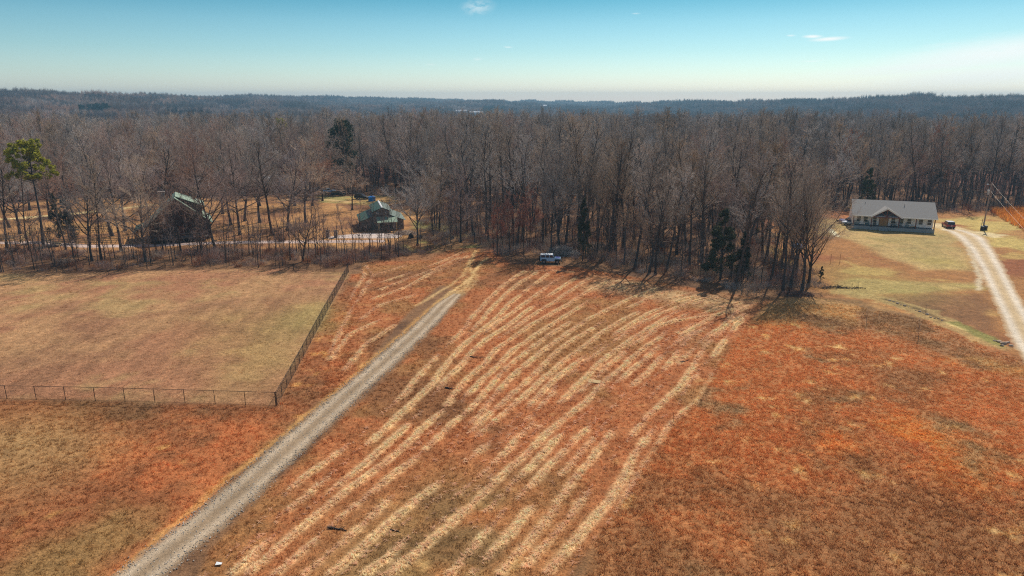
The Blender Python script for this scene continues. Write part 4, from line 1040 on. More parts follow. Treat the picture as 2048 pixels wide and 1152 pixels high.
# distant evergreen stand on the left hillside
segs = []; cen = []; rad = []
g_ = np.random.default_rng(101)
for j in range(150):
    px = g_.uniform(140, 216); r_ = 1050+g_.uniform(-28, 28); fx_, fy_ = far_at(px, r_); z0 = float(terrain(fx_, fy_)); h_ = g_.uniform(17, 24)
    for m in range(5):
        cen.append((fx_+g_.normal(0, 1.), fy_+g_.normal(0, 1.), z0+h_*(.3+.15*m))); rad.append(3.2-.45*m)
V, F = leaf_cloud(g_, np.array(cen), np.array(rad), 26000, 1.1)
tag(link_mesh('distant_evergreens', np_mesh('distant_evergreens', V, F), M['pine_far']), kind='stuff')
cen = []; rad = []
for j in range(60):
    px = g_.uniform(965, 1012); r_ = 1800+g_.uniform(-60, 60); fx_, fy_ = far_at(px, r_); z0 = float(terrain(fx_, fy_)); h_ = g_.uniform(16, 24)
    for m in range(5): cen.append((fx_+g_.normal(0, 1.), fy_+g_.normal(0, 1.), z0+h_*(.3+.15*m))); rad.append(3.4-.45*m)
V, F = leaf_cloud(g_, np.array(cen), np.array(rad), 9000, 1.5)
tag(link_mesh('distant_evergreens', np_mesh('distant_evergreens', V, F), M['pine_far']), kind='stuff')
for (px, r_, wd, dp, hh, lb, mt) in [(1058, 940, 26, 14, 6, 'white-roofed distant building just above the canopy, centre', 'whitemetal'), (952, 1650, 30, 14, 6, 'tiny pinkish distant building in the hazy valley', 'concrete'),
                         (922, 1760, 28, 14, 6, 'tiny grey distant building left of the pinkish one in haze', 'trim'), (1080, 2200, 40, 18, 8, 'faint pale distant building on the hazy slope, right of centre', 'trim'), (1006, 1880, 22, 12, 6, 'tiny pale distant building beside hazy evergreens', 'trim')]:
    fx_, fy_ = far_at(px, r_); z0 = float(terrain(fx_, fy_))+8
    e = thing('distant_building', lb, 'building', (fx_, fy_, z0), -math.atan2(fx_, fy_)*.3)
    MB().box((0, 0, hh*.35-4), (wd, dp, hh*.7+8)).build('wall', M[mt], e)
    b = MB(); b.prism([(-wd*.52, hh*.7), (wd*.52, hh*.7), (wd*.52, hh*.75), (-wd*.52, hh*.75)], -dp*.55, dp*.55)
    b.add([(-wd*.52, -dp*.55, hh*.76), (wd*.52, -dp*.55, hh*.76), (wd*.52, 0, hh), (-wd*.52, 0, hh), (-wd*.52, dp*.55, hh*.76), (wd*.52, dp*.55, hh*.76)], [(0, 1, 2, 3), (3, 2, 5, 4), (1, 5, 2), (0, 3, 4)])
    b.build('roof', M['whitemetal'], e)

# ------------------------------------------------------------------ farmhouse
def window(parent, u, v, z, wd, hg):
    """sash window in a wall facing local -y at y=v"""
    f = MB()
    t = .09
    for (cx_, cz, dx, dz) in [(u, z+hg/2, wd+2*t, t), (u, z-hg/2, wd+2*t, t), (u-wd/2-t/2, z, t, hg-t), (u+wd/2+t/2, z, t, hg-t), (u, z, wd, .06)]:
        f.box((cx_, v-.03, cz), (dx, .09, dz))
    fr = f.build('window', M['trim'], parent)
    MB().box((u, v-.012, z), (wd-.002, .02, hg-t-.002)).build('pane', M['glass'], fr)
    return fr
pl, pr_ = P(1704, 457), P(1863, 460.5)
ang = math.radians(-21); LEN = 17.2
fh = thing('farmhouse', 'long white ranch farmhouse with grey shingle roof and timber porch gable', 'house', (pl.x, pl.y, pl.z), ang)
W = LEN; DP = 11.5; PD = 1.7; FZ = .75; EZ = FZ+2.75
MB().box((W/2, PD+(DP-PD)/2, (FZ+EZ)/2+.1), (W-.2, DP-PD, EZ-FZ-.2+.1)).build('wall', M['siding'], fh)
MB().box((W/2, PD+(DP-PD)/2, FZ/2-.25), (W-.16, DP-PD-.1, FZ+.5-.01)).build('foundation', M['block'], fh)
b = MB(); b.box((W/2, PD/2, FZ/2-.25), (W+.1, PD, FZ+.5)); b.build('porch', M['concrete'], fh)
b = MB()
for i in range(3): b.box((6.6, -.18-.3*i, FZ-.2*(i+1)-.4), (1.9, .34, .8)); 
b.build('steps', M['concrete'], fh)
RZ = EZ+2.9; ov = .35
b = MB(); yr = DP/2
b.slab([(-ov, -ov-.1, EZ-.12), (W+ov, -ov-.1, EZ-.12), (W+ov, yr, RZ), (-ov, yr, RZ)], .16)
b.slab([(-ov, yr+.003, RZ), (W+ov, yr+.003, RZ), (W+ov, DP+ov, EZ-.12), (-ov, DP+ov, EZ-.12)], .16)
rf = b.build('roof', M['shingle'], fh)
b = MB()
for (u, v) in [(2.6, 8.0), (11, 7.6)]: b.tube((u, v-3.6, RZ-1.4), (u, v-3.6, RZ-.3), .07)
b.build('vent_pipe', M['galv'], rf)
MB().box((W/2, -ov-.14, EZ-.22), (W+2*ov, .06, .2)).build('fascia', M['trim'], fh)
b = MB(); b.prism([(PD-.0, EZ-.0), (DP, EZ), (yr, RZ-.25)], 0.11, .2, Matrix(((0, 1, 0, 0), (1, 0, 0, 0), (0, 0, 1, 0), (0, 0, 0, 1))))
b.prism([(PD, EZ), (DP, EZ), (yr, RZ-.25)], W-.2, W-.11, Matrix(((0, 1, 0, 0), (1, 0, 0, 0), (0, 0, 1, 0), (0, 0, 0, 1))))
b.build('gable_wall', M['siding'], fh)
# porch gable
gx0, gx1, gxa = 4.0, 9.9, 6.95; gz = EZ+1.75; yb = -.75
b = MB()
b.slab([(gx0-.35, yb, EZ-.25), (gxa, yb, gz), (gxa, yr-1.2, gz), (gx0-.35, PD*.2, EZ-.25)][::1], -.14)
b.slab([(gxa, yb, gz), (gx1+.35, yb, EZ-.25), (gx1+.35, PD*.2, EZ-.25), (gxa, yr-1.2, gz)], -.14)
b.build('porch_roof', M['shingle'], fh)
b = MB(); b.bar((gx0-.4, yb-.04, EZ-.3), (gxa, yb-.04, gz+.02), .06, .34); b.bar((gxa, yb-.04, gz+.02), (gx1+.4, yb-.04, EZ-.3), .06, .34); b.build('gable_trim', M['trim'], fh)
b = MB(); b.box((gxa, yb+.12, EZ-.32), (gx1-gx0, .2, .24)); b.bar((gxa, yb+.12, EZ-.2), (gxa, yb+.12, gz-.35), .15, .16)
for s in (-1, 1):
    b.bar((gxa+s*.1, yb+.12, EZ-.15), (gxa+s*1.15, yb+.12, gz-.95), .14, .14); b.bar((gxa+s*2.75, yb+.12, EZ-.28), (gxa+s*.1, yb+.12, gz-.3), .14, .16)
b.build('gable_truss', M['timber'], fh)
b = MB(); b.prism([(gx0, EZ-.2), (gx1, EZ-.2), (gxa, gz-.25)], PD-.1, PD+.1); b.build('gable_back', M['siding'], fh)
for u in (.1, 3.95, 9.75, 13.3, W-.1):
    y_ = .14 if u not in (3.95, 9.75) else -.0
    b = MB(); b.box((u, y_+.02, (FZ+EZ-.3)/2), (.19, .19, EZ-.3-FZ)); b.box((u, y_+.02, FZ+.09), (.27, .27, .18)); b.build('porch_post', M['timber'], fh)
MB().box((W/2, .16, EZ-.24), (W-.4, .14, .17)).build('porch_beam', M['timber'], fh)
for u in (1.35, 2.85, 4.8, 8.75, 10.45, 12.1, 14.5, 16.3): window(fh, u, PD, FZ+1.45, .82, 1.3)
dr = MB().box((6.75, PD-.03, FZ+1.08), (1.75, .1, 2.16)).build('door', M['door'], fh)
b = MB(); b.box((5.82, PD-.05, FZ+1.1), (.11, .12, 2.3)); b.box((7.68, PD-.05, FZ+1.1), (.11, .12, 2.3)); b.box((6.75, PD-.05, FZ+2.3), (1.97, .12, .12)); b.box((6.75, PD-.09, FZ+1.08), (.03, .02, 2.1)); b.build('door_frame', M['timber'], dr)
b = MB(); b.tube((6.62, PD-.14, FZ+1.), (6.62, PD-.08, FZ+1.), .03); b.tube((6.88, PD-.14, FZ+1.), (6.88, PD-.08, FZ+1.), .03); b.build('handle', M['galv'], dr)
Mf = Matrix.Translation(pl) @ Matrix.Rotation(ang, 4, 'Z')
def chair(u, v, lb, m, wd=.62):
    e = thing('porch_chair', lb, 'chair', Mf @ Vector((u, v, FZ)), ang)
    MB().box((0, 0, .42), (wd, .55, .07)).build('seat', M[m], e)
    b = MB()
    for i in range(5): b.box((-wd/2+.06+i*(wd-.12)/4, .27, .78), (.07, .04, .7))
    b.box((0, .27, 1.13), (wd, .05, .08)); b.build('backrest', M[m], e)
    for sx_ in (-1, 1):
        for sy_ in (-.24, .24): MB().box((sx_*(wd/2-.04), sy_, .2), (.06, .06, .4)).build('leg', M[m], e)
        MB().box((sx_*(wd/2), 0, .62), (.07, .6, .04)).build('armrest', M[m], e)
M['teal'] = mat('teal_paint', (.04, .13, .15), .6, .1, 4)
chair(.95, 1.0, 'wide teal chair at the left end of the farmhouse porch', 'teal', 1.1)
chair(3.2, 1.1, 'teal chair left of the porch gable posts', 'teal', .8)
chair(4.9, 1.2, 'dark chair left of the farmhouse double door', 'dark')
chair(8.9, 1.2, 'dark chair right of the farmhouse double door', 'dark', 1.1)
chair(10.3, 1.0, 'grey rocking chair just right of the porch gable', 'block')
chair(11.7, 1.0, 'grey rocking chair second from the porch gable on the right', 'block')
e = thing('porch_bench', 'small wooden bench at the right half of the porch', 'bench', Mf @ Vector((13.0, 1.1, FZ)), ang)
MB().box((0, 0, .45), (1.1, .4, .06)).build('seat', M['railwood'], e)
for s in (-1, 1): MB().box((s*.45, 0, .21), (.08, .36, .42)).build('leg', M['railwood'], e)

# ------------------------------------------------------------------ barn
bp_ = P(766, 460); ba = math.radians(15)
bn = thing('barn', 'weathered board barn with green metal monitor roof and pale porch roof', 'barn', bp_, ba)
bn.scale = (1.03, 1, .91)
CW, SW, BL = 1.75, 3.1, 11.0            # half centre width, side shed width, length
b = MB(); b.box((0, BL/2+.15, 2.3), (2*CW, BL-.3, 4.6+.6)); b.prism([(-CW, 4.9), (CW, 4.9), (0, 5.75)], .15, BL-.15); b.build('wall', M['barnwood'], bn)
for s, nm, mm in ((-1, 'side_wall', 'redwood'), (1, 'side_wall', 'barnwood')):
    pf = [(s*CW*1.0, -.3), (s*(CW+SW), -.3), (s*(CW+SW), 2.5), (s*CW, 3.75)]
    if s < 0: pf = pf[::-1]
    b = MB(); b.prism(pf, .15, BL-.15); b.build('side_shed', M['barnwood'] if s > 0 else M['barnwood'], bn)
b = MB(); b.box((-(CW+SW)-.02, BL/2, 1.1), (.06, BL-.34, 2.6)); b.build('side_wall', M['redwood'], bn)
b = MB()
b.slab([(0, -.5, 6.0), (0, BL+.3, 6.0), (-CW-.55, BL+.3, 4.95), (-CW-.55, -.5, 4.95)], .07); b.slab([(CW+.55, -.5, 4.95), (CW+.55, BL+.3, 4.95), (0.002, BL+.3, 6.0), (0.002, -.5, 6.0)], .07)
rfb = b.build('upper_roof', M['greenroof'], bn)
b = MB(); b.prism([(-.2, 5.98), (0, 6.1), (.2, 5.98)][::-1], -.52, BL+.32); b.build('ridge_cap', M['trim'], rfb)
for s in (-1, 1):
    pts = [(s*(CW+.01), -.35, 4.0), (s*(CW+.01), BL+.3, 4.0), (s*(CW+SW+.5), BL+.3, 2.45), (s*(CW+SW+.5), -.35, 2.45)]
    if s > 0: pts = pts[::-1]
    MB().slab(pts, .07).build('shed_roof', M['greenroof'], bn)
px0, px1 = -1.4, 3.3
MB().slab([(px0, -2.9, 2.55), (px1, -2.9, 2.55), (px1, -.05, 3.55), (px0, -.05, 3.55)], .08).build('porch_roof', M['palegreen'], bn)
for u in (px0+.35, px1-.35): MB().box((u, -2.6, 1.15), (.22, .22, 2.7)).build('porch_post', M['railwood'], bn)
MB().box(((px0+px1)/2, -2.6, 2.45), (px1-px0-.1, .16, .12)).build('porch_beam', M['trim'], bn)
d_ = MB().box((.6, .1, 1.3), (2.6, .12, 2.6)).build('door', M['deadwood'], bn); 
b = MB()
b.bar((-.6, .03, .1), (1.8, .03, 2.5), .03, .12); b.bar((1.8, .025, .1), (-.6, .025, 2.5), .03, .12); b.build('door_brace', M['barnwood'], d_)
for u in (-1.05, 1.05):
    w_ = MB().box((u, .11, 4.55), (.7, .1, .42)).build('window', M['trim'], bn); MB().box((u, .055, 4.55), (.56, .03, .3)).build('pane', M['glass'], w_)
w_ = MB().box((-3.4, .11, 1.6), (.7, .1, .8)).build('window', M['barnwood'], bn); MB().box((-3.4, .055, 1.6), (.56, .03, .66)).build('pane', M['glass'], w_)

# ------------------------------------------------------------------ log cabin
cq = P(360, 481); ca = math.radians(25)
cb_ = thing('log_cabin', 'dark log cabin with steep green metal roof and stone chimney behind trees', 'cabin', cq, ca)
LW, RW_, CL = 5.6, 6.4, 9.5; ez, rz_ = 4.2, 9.6
b = MB(); b.prism([(-LW, -.4), (RW_, -.4), (RW_, ez), (0, rz_-.25), (-LW, ez)], 0, CL)
b.build('wall', M['log'], cb_)
b = MB()
for z_ in np.arange(.2, ez, .3): b.tube((-LW-.25, -.02, z_), (RW_+.25, -.02, z_), .15, n=6)
b.build('log_front', M['log'], cb_)
b = MB(); b.slab([(RW_+.7, -1.0, ez-.5), (RW_+.7, CL+.5, ez-.5), (0, CL+.5, rz_), (0, -1.0, rz_)], .14); b.slab([(-.002, -1., rz_), (-.002, CL+.5, rz_), (-LW-.7, CL+.5, ez-.5), (-LW-.7, -1., ez-.5)], .14)
b.build('roof', M['palegreen'], cb_)
b = MB(); b.prism([(.6, 9.0), (5.2, 5.2), (5.2, 7.4)], 1.2, CL-.8); dm = b.build('dormer', M['log'], cb_)
MB().slab([(5.9, .8, 7.3), (5.9, CL-.4, 7.3), (.1, CL-.4, 9.75), (.1, .8, 9.75)], .12).build('dormer_roof', M['palegreen'], dm)
for y_ in (2.8, 5.2, 7.4):
    w_ = MB().box((5.22, y_, 6.5), (.08, 1.0, 1.0)).build('window', M['deadwood'], dm); MB().box((5.27, y_, 6.5), (.04, .8, .8)).build('pane', M['glass'], w_)
b = MB(); b.slab([(-LW-3.2, -.6, 2.5), (-LW+.2, -.6, 3.9), (-LW+.2, CL-1, 3.9), (-LW-3.2, CL-1, 2.5)], -.12); b.build('porch_roof', M['greenroof'], cb_)
for y_ in (0, 4, 8): MB().tube((-LW-3., y_, -.3), (-LW-3., y_, 2.45), .11).build('porch_post', M['log'], cb_)
b = MB(); b.box((-2.6, 4.5, 8.6), (1.3, 1.1, 3.6)); b.box((-2.6, 4.5, 10.45), (1.5, 1.3, .15)); b.build('chimney', M['stone'], cb_)
b = MB(); b.box((.3, -1.6, 1.0), (11., 3., .15)); b.build('deck', M['barnwood'], cb_)
for u in (-5, -2.4, .3, 3, 5.6):
    MB().tube((u, -3.0, -.3), (u, -3.0, 2.1), .08).build('deck_post', M['log'], cb_)
b = MB(); b.bar((-5.2, -3, 2.0), (5.8, -3, 2.0), .08, .1); b.bar((-5.2, -3, 1.5), (5.8, -3, 1.5), .05, .08); b.build('deck_rail', M['barnwood'], cb_)
for u, z_ in ((-3.4, 2.6), (3.4, 2.6), (0, 6.4)):
    w_ = MB().box((u, -.16, z_), (1.2, .12, 1.2)).build('window', M['deadwood'], cb_); MB().box((u, -.24, z_), (1., .04, 1.)).build('pane', M['glass'], w_)
MB().box((.6, -.18, 2.15), (1.05, .1, 2.1)).build('door', M['timber'], cb_)

# ------------------------------------------------------------------ vehicles
def wheel(e, x, y, r, wd=.24):
    t = MB().tube((x, y-wd/2, r), (x, y+wd/2, r), r, n=18).build('wheel', M['rubber'], e)
    s = -1 if y < 0 else 1
    MB().tube((x, y+s*wd/2, r), (x, y+s*(wd/2+.015), r), r*.58, n=12).build('rim', M['rim'], t)
def offroad(label, q, rz, scale=1.):
    """boxy four-door off-roader, x forward"""
    e = thing('offroad_car', label, 'car', q, rz); e.scale = (scale,)*3
    b = MB(); b.prism([(-2.1, .55), (1.0, .55), (1.15, .95), (2.0, .95), (2.05, 1.18), (.95, 1.24), (-2.1, 1.24)], -.80, .80); b.build('body', M['whitepaint'], e, .03)
    b = MB(); b.prism([(-2.08, 1.25), (.92, 1.25), (.45, 1.86), (-2.02, 1.86)], -.74, .74); cbn = b.build('cabin', M['whitepaint'], e, .02)
    b = MB(); b.box((-.82, 0, 1.885), (2.45, 1.4, .05)); b.build('roof_panel', M['trim'], cbn)
    for s in (-1, 1):
        for (a0, a1) in ((-1.92, -1.1), (-.98, -.28), (-.16, .0)):
            if a1 > -.1: prof = [(-.16, 1.31), (.74, 1.31), (.38, 1.78), (-.16, 1.78)]
            else: prof = [(a0, 1.31), (a1, 1.31), (a1, 1.78), (a0, 1.78)]
            y_ = (.742, .755) if s > 0 else (-.755, -.742)
            MB().prism(prof, *y_).build('side_window', M['glass'], cbn)
    MB().slab([(.90, -.66, 1.30), (.90, .66, 1.30), (.50, .66, 1.80), (.50, -.66, 1.80)], -.02).build('windscreen', M['glass'], cbn)
    b = MB(); b.prism([(1.0, 1.245), (1.9, 1.19), (1.9, 1.215), (1.0, 1.275)], -.6, .6); b.build('hood', M['bluepaint'], e)
    for x_ in (-1.35, 1.38):
        for s in (-1, 1):
            MB().prism([(x_-.55, .62), (x_+.55, .62), (x_+.42, .98), (x_-.42, .98)], *((.80, .98) if s > 0 else (-.98, -.80))).build('fender', M['dark'], e)
            wheel(e, x_, s*.82, .42, .28)
    b = MB(); b.box((2.15, 0, .66), (.18, 1.6, .22)); b.build('bumper', M['dark'], e); b = MB(); b.box((-2.2, 0, .66), (.16, 1.6, .2)); b.build('bumper', M['dark'], e)
    for s in (-1, 1): MB().tube((2.05, s*.5, 1.02), (2.075, s*.5, 1.02), .1, n=12).build('headlight', M['lamp_glass'], e)
    MB().tube((-2.12, 0, 1.15), (-2.36, 0, 1.15), .40, n=18).build('spare_wheel', M['rubber'], e)
    return e
q = P(1101, 526); offroad('pale blue-white boxy off-road car parked at the wood edge', q, math.radians(-4), .92)
def suv(label, q, rz, paint, name='parked_car', scale=1., sedan=False):
    e = thing(name, label, 'car', q, rz); e.scale = (scale,)*3
    prof = [(-2.25, .35), (2.2, .35), (2.3, .6), (2.2, .88), (1.1, 1.0), (-2.3, 1.05), (-2.35, .7)]
    MB().prism(prof, -.9, .9).build('body', M[paint], e, .07, True)
    top = [(-2.2, 1.05), (1.05, 1.0), (.3, 1.6), (-1.9, 1.64)] if not sedan else [(-1.6, 1.04), (1.0, 1.0), (.25, 1.42), (-.95, 1.43)]
    cbn = MB().prism(top, -.76, .76).build('cabin', M['glass'], e, .06)
    xr = [(-1.9, 1.645), (.3, 1.605), (.3, 1.65), (-1.9, 1.69)] if not sedan else [(-.95, 1.435), (.25, 1.425), (.25, 1.46), (-.95, 1.47)]
    MB().prism(xr, -.72, .72).build('roof', M[paint if paint != 'redpaint' else 'silver'], cbn)
    for x_ in (-1.4, 1.4):
        for s in (-1, 1): wheel(e, x_, s*.82, .34, .22)
    for s in (-1, 1):
        MB().box((-2.33, s*.72, .88), (.06, .22, .2)).build('tail_light', M['light_red'], e); MB().box((2.24, s*.66, .72), (.06, .3, .14)).build('headlight', M['lamp_glass'], e)
    MB().box((-2.36, 0, .45), (.08, 1.6, .2)).build('bumper', M['dark'], e)
    MB().box((-2.355, 0, .78), (.02, .34, .15)).build('number_plate', M['trim'], e)
    return e
suv('dark red car with pale roof parked on the gravel right of the farmhouse', P(1896, 455), math.radians(74), 'redpaint', scale=1.0)
q = P(1695, 449); suv('blue car half hidden behind the left end of the farmhouse', P(1697, 447), math.radians(150), 'bluepaint', sedan=True)
suv('silver car at the farmhouse porch left corner, mostly hidden', P(1703, 450.5), math.radians(160), 'silver', sedan=True)
suv('blue car glimpsed through the bare clump left of the farmhouse', P(1592, 458), math.radians(10), 'bluepaint', sedan=True)
suv('small silver car right of the blue one behind the bare clump', P(1603, 463), math.radians(60), 'silver', sedan=True, scale=.8)
suv('dark vehicle parked in the yard beyond the barn', P(677, 392), math.radians(20), 'dark', scale=1.05)
suv('second dark vehicle partly behind the round-crowned tree by the barn', P(724, 398), math.radians(-20), 'dark')
suv('pale blue small car left of the dark vehicle beyond the barn', P(659, 386), math.radians(10), 'whitepaint', sedan=True)
# camper beyond the clump, white-roofed
q = P(1590, 444); e = thing('shed', 'dark open shed with white roof behind the bare clump', 'shed', q, math.radians(-8))
MB().box((0, 0, 1.), (4.6, 2.4, 2.2)).build('wall', M['block'], e); MB().slab([(-2.6, -1.5, 2.2), (2.6, -1.5, 2.2), (2.6, 1.5, 2.5), (-2.6, 1.5, 2.5)], .1).build('roof', M['whitemetal'], e)
MB().box((.3, -1.22, .85), (2., .05, 1.7)).build('door', M['dark'], e)
def heap(name, label, cat, q, s, m, seed):
    g = np.random.default_rng(seed); b = MB()
    import_v = []
    nph, nth = 6, 12
    for i in range(nph+1):
        for j in range(nth):
            th_ = 2*math.pi*j/nth; ph = math.pi/2*i/nph; rr = 1+.22*(g.random()-.5)
            import_v.append((s[0]*math.cos(th_)*math.cos(ph)*rr, s[1]*math.sin(th_)*math.cos(ph)*rr, s[2]*math.sin(ph)*rr-.05))
    fs = [(i*nth+j, i*nth+(j+1) % nth, (i+1)*nth+(j+1) % nth, (i+1)*nth+j) for i in range(nph) for j in range(nth)]
    b.add(import_v, fs); o = b.build(name, M[m], smooth=True); o.location = q; return tag(o, label, cat)
heap('tarp_heap', 'bright blue tarp heap lying behind the bare clump trunks', 'tarp', P(1597, 494), (1.3, .8, .8), 'bluetarp', 1)
heap('bucket_heap', 'small white sack right of the blue tarp behind the clump', 'sack', P(1606, 494), (.35, .3, .4), 'trim', 2)
# blue round tank behind barn
q = P(744, 402); e = thing('water_tank', 'bright blue tank standing just behind the barn roof', 'tank', q, 0)
b = MB(); b.tube((0, 0, 0), (0, 0, 1.3), 1.1, n=20); b.tube((0, 0, 1.3), (0, 0, 1.6), 1.1, .4, n=20); b.build('shell', M['bluetarp'], e); MB().tube((0, 0, 1.58), (0, 0, 1.72), .3, n=12).build('lid', M['dark'], e)
# long white building in the back yard
q = P(552, 372); e = thing('white_shed', 'long low white metal building behind bare yard trees', 'shed', q, math.radians(6))
MB().box((0, 2.5, 1.2), (9, 5, 3)).build('wall', M['whitemetal'], e)
b = MB(); b.slab([(-4.8, -.4, 2.6), (4.8, -.4, 2.6), (4.8, 2.5, 3.6), (-4.8, 2.5, 3.6)], .1); b.slab([(-4.8, 2.502, 3.6), (4.8, 2.502, 3.6), (4.8, 5.4, 2.6), (-4.8, 5.4, 2.6)], .1); b.build('roof', M['whitemetal'], e)
MB().box((-1, -.03, 1.1), (1.2, .05, 2.1)).build('door', M['block'], e)
q = P(402, 374); e = thing('white_shed', 'small pale shed seen between trunks behind the log cabin', 'shed', q, 0)
MB().box((0, 1.5, 1.2), (5, 3, 2.8)).build('wall', M['whitemetal'], e); MB().slab([(-2.8, -.3, 2.5), (2.8, -.3, 2.5), (2.8, 3.3, 3.2), (-2.8, 3.3, 3.2)], .1).build('roof', M['galv'], e)

# ------------------------------------------------------------------ utility pole, wires, bins
q = P(1966, 458); pole = thing('utility_pole', 'leaning wooden utility pole with grey transformer beside the right driveway', 'utility pole', q)
MB().tube((0, 0, -.3), (.05, 0, 11.1), .17, .11, 12).build('pole', M['polewood'], pole)
tr = MB(); tr.tube((-.42, -.1, 8.3), (-.42, -.1, 9.3), .27, n=14); tr.tube((-.42, -.1, 9.3), (-.42, -.1, 9.38), .29, n=14); tr = tr.build('transformer', M['galv'], pole)
MB().tube((-.42, -.1, 9.38), (-.42, -.1, 9.7), .05).build('bushing', M['trim'], tr)
b = MB(); b.bar((0, 0, 10.6), (-.9, -.2, 10.85), .05, .05); arm = b.build('lamp_arm', M['galv'], pole); b = MB(); b.tube((-.95, -.2, 10.65), (-.95, -.2, 10.9), .22, .1); b.build('lamp_shade', M['trim'], arm)
MB().box((-.22, -.12, 1.5), (.25, .18, .4)).build('meter_box', M['galv'], pole)
MB().tube((-.5, .1, -.2), (-.42, .1, 2.4), .05).build('conduit', M['dark'], pole)
def wire(a, b_, sag, name, lb, n=24, r=.014):
    b = MB(); pr = None
    for i in range(n+1):
        t = i/n; p = Vector(a).lerp(Vector(b_), t); p.z -= sag*4*t*(1-t)
        if pr is not None: b.tube(pr, p, r, n=5, cap=False)
        pr = p
    return tag(b.build(name, M['wire']), lb, 'cable')
anc = P(2125, 530)
wire(q+Vector((.1, 0, 11)), anc+Vector((1.2, 1, 1.)), .5, 'power_cable', 'upper pale wire sloping from the utility pole top to the right')
wire(q+Vector((.1, 0, 9.2)), anc+Vector((-1.2, -1, .2)), .5, 'power_cable', 'lower pale wire sloping from below the utility pole top')
def bin_(q, rz, lb):
    e = thing('wheeled_bin', lb, 'bin', q, rz)
    b = MB(); b.prism([(-.27, .08), (.27, .08), (.34, 1.0), (-.34, 1.0)], -.32, .32); b.build('body', M['dark'], e); b = MB(); b.slab([(-.37, -.37, 1.01), (.37, -.37, 1.01), (.37, .37, 1.1), (-.37, .37, 1.1)], .04); b.build('lid', M['block'], e)
    for s in (-1, 1): MB().tube((.2, s*.3, .1), (.2, s*.36, .1), .1, n=12).build('wheel', M['rubber'], e)
bin_(P(1970, 460), .3, 'black wheeled bin with pale lid at the foot of the utility pole')
bin_(P(1966, 461)+Vector((-.3, 0, 0)), .8, 'second black bin tucked left behind the bin at the pole')
# dog
q = P(1678, 447)
def dog(q, rz, lb):
    e = bpy.data.meshes.new('dog'); V_ = [(0, 0, .56), (.25, 0, .58), (.5, 0, .60), (.68, 0, .74), (.86, 0, .80), (1.02, 0, .74), (-.12, 0, .58), (-.3, 0, .62), (-.45, 0, .52)]
    E = [(0, 1), (1, 2), (2, 3), (3, 4), (4, 5), (0, 6), (6, 7), (7, 8)]; Rr = [.13, .15, .16, .10, .09, .04, .10, .03, .02]
    for s in (-1, 1):
        k = len(V_); V_ += [(.48, s*.11, .40), (.46, s*.11, .2), (.50, s*.11, .02)]; E += [(2, k), (k, k+1), (k+1, k+2)]; Rr += [.06, .035, .035]
        k = len(V_); V_ += [(-.02, s*.11, .38), (-.12, s*.11, .22), (-.08, s*.11, .02)]; E += [(0, k), (k, k+1), (k+1, k+2)]; Rr += [.07, .035, .035]
        k = len(V_); V_ += [(.84, s*.07, .92)]; E += [(4, k)]; Rr += [.025]
    e.from_pydata(V_, E, []); o = bpy.data.objects.new('dog', e); COL.objects.link(o)
    sk = o.modifiers.new('skin', 'SKIN'); 
    for i, r_ in enumerate(Rr): e.skin_vertices[0].data[i].radius = (r_, r_)
    e.skin_vertices[0].data[0].use_root = True
    ss = o.modifiers.new('sub', 'SUBSURF'); ss.levels = 1; ss.render_levels = 1
    e.materials.append(M['fur']); o.location = q; o.rotation_euler = (0, 0, rz); o.scale = (1.25,)*3
    return tag(o, lb, 'dog')
dog(q, math.radians(200), 'black dog standing on the grass left of the farmhouse')

# ------------------------------------------------------------------ fences
def chain_fence(label, a, b_, nspan, hgt=1.5, mesh_step=.12, bottom=True):
    """a, b_: ground points. posts, rails and a woven wire fabric of real strands"""
    a, b_ = Vector(a), Vector(b_); e = thing('chain_link_fence', label, 'fence', a, 0, None)
    d = Vector((b_.x-a.x, b_.y-a.y, 0)); L = d.length; u = d.normalized()
    def pt(s, z): 
        p = a+u*s; return Vector((p.x-a.x, p.y-a.y, float(terrain(p.x, p.y))-a.z+z))
    for i in range(nspan+1):
        s = L*i/nspan; r_ = .045 if i in (0, nspan) else .03
        p = MB().tube(pt(s, -.3), pt(s, hgt+.04), r_, n=8); p.build('post', M['blackwire'], e)
    b = MB()
    for i in range(nspan*2): b.tube(pt(L*i/nspan/2, hgt), pt(L*(i+1)/nspan/2, hgt), .022, n=6, cap=False)
    b.build('top_rail', M['blackwire'], e)
    b = MB()
    for i in range(nspan*2): b.tube(pt(L*i/nspan/2, .05), pt(L*(i+1)/nspan/2, .05), .012, n=4, cap=False)
    b.build('bottom_wire', M['blackwire'], e)
    segs = []; n = int(L/mesh_step)
    for i in range(-int(hgt/mesh_step), n+1):
        for dr_ in (1, -1):
            s0 = i*mesh_step if dr_ == 1 else i*mesh_step+hgt-.05
            s1 = s0+dr_*(hgt-.05); 
            z0, z1 = .05, hgt
            if max(s0, s1) < 0 or min(s0, s1) > L: continue
            for (sa, sb) in ((s0, s1),):
                t0, t1 = 0., 1.
                if sb != sa:
                    ts = sorted([(0-sa)/(sb-sa), (L-sa)/(sb-sa)]); t0, t1 = max(0, ts[0]), min(1, ts[1])
                if t1 <= t0: continue
                q0 = pt(sa+(sb-sa)*t0, z0+(z1-z0)*t0); q1 = pt(sa+(sb-sa)*t1, z0+(z1-z0)*t1); segs.append((q0, q1, .0032, .0032))
    V, F = seg_mesh('w', segs, 3); me = np_mesh('wire_mesh', V, F); link_mesh('wire_mesh', me, M['blackwire'], e)
    return e
cor = P(552, 812); wst = P(-160, 795); nor = P(697, 545)
chain_fence('black chain-link fence crossing the lower left, eight posts in view', cor+Vector((0, 0, 0)), wst, 12)
chain_fence('black chain-link fence running away beside the lawn to the trees', cor+Vector((.06, .12, 0)), nor, 24)
chain_fence('faint far chain-link fence along the brush behind the lawn corner', nor+Vector((-.1, .05, 0)), P(560, 541), 5)

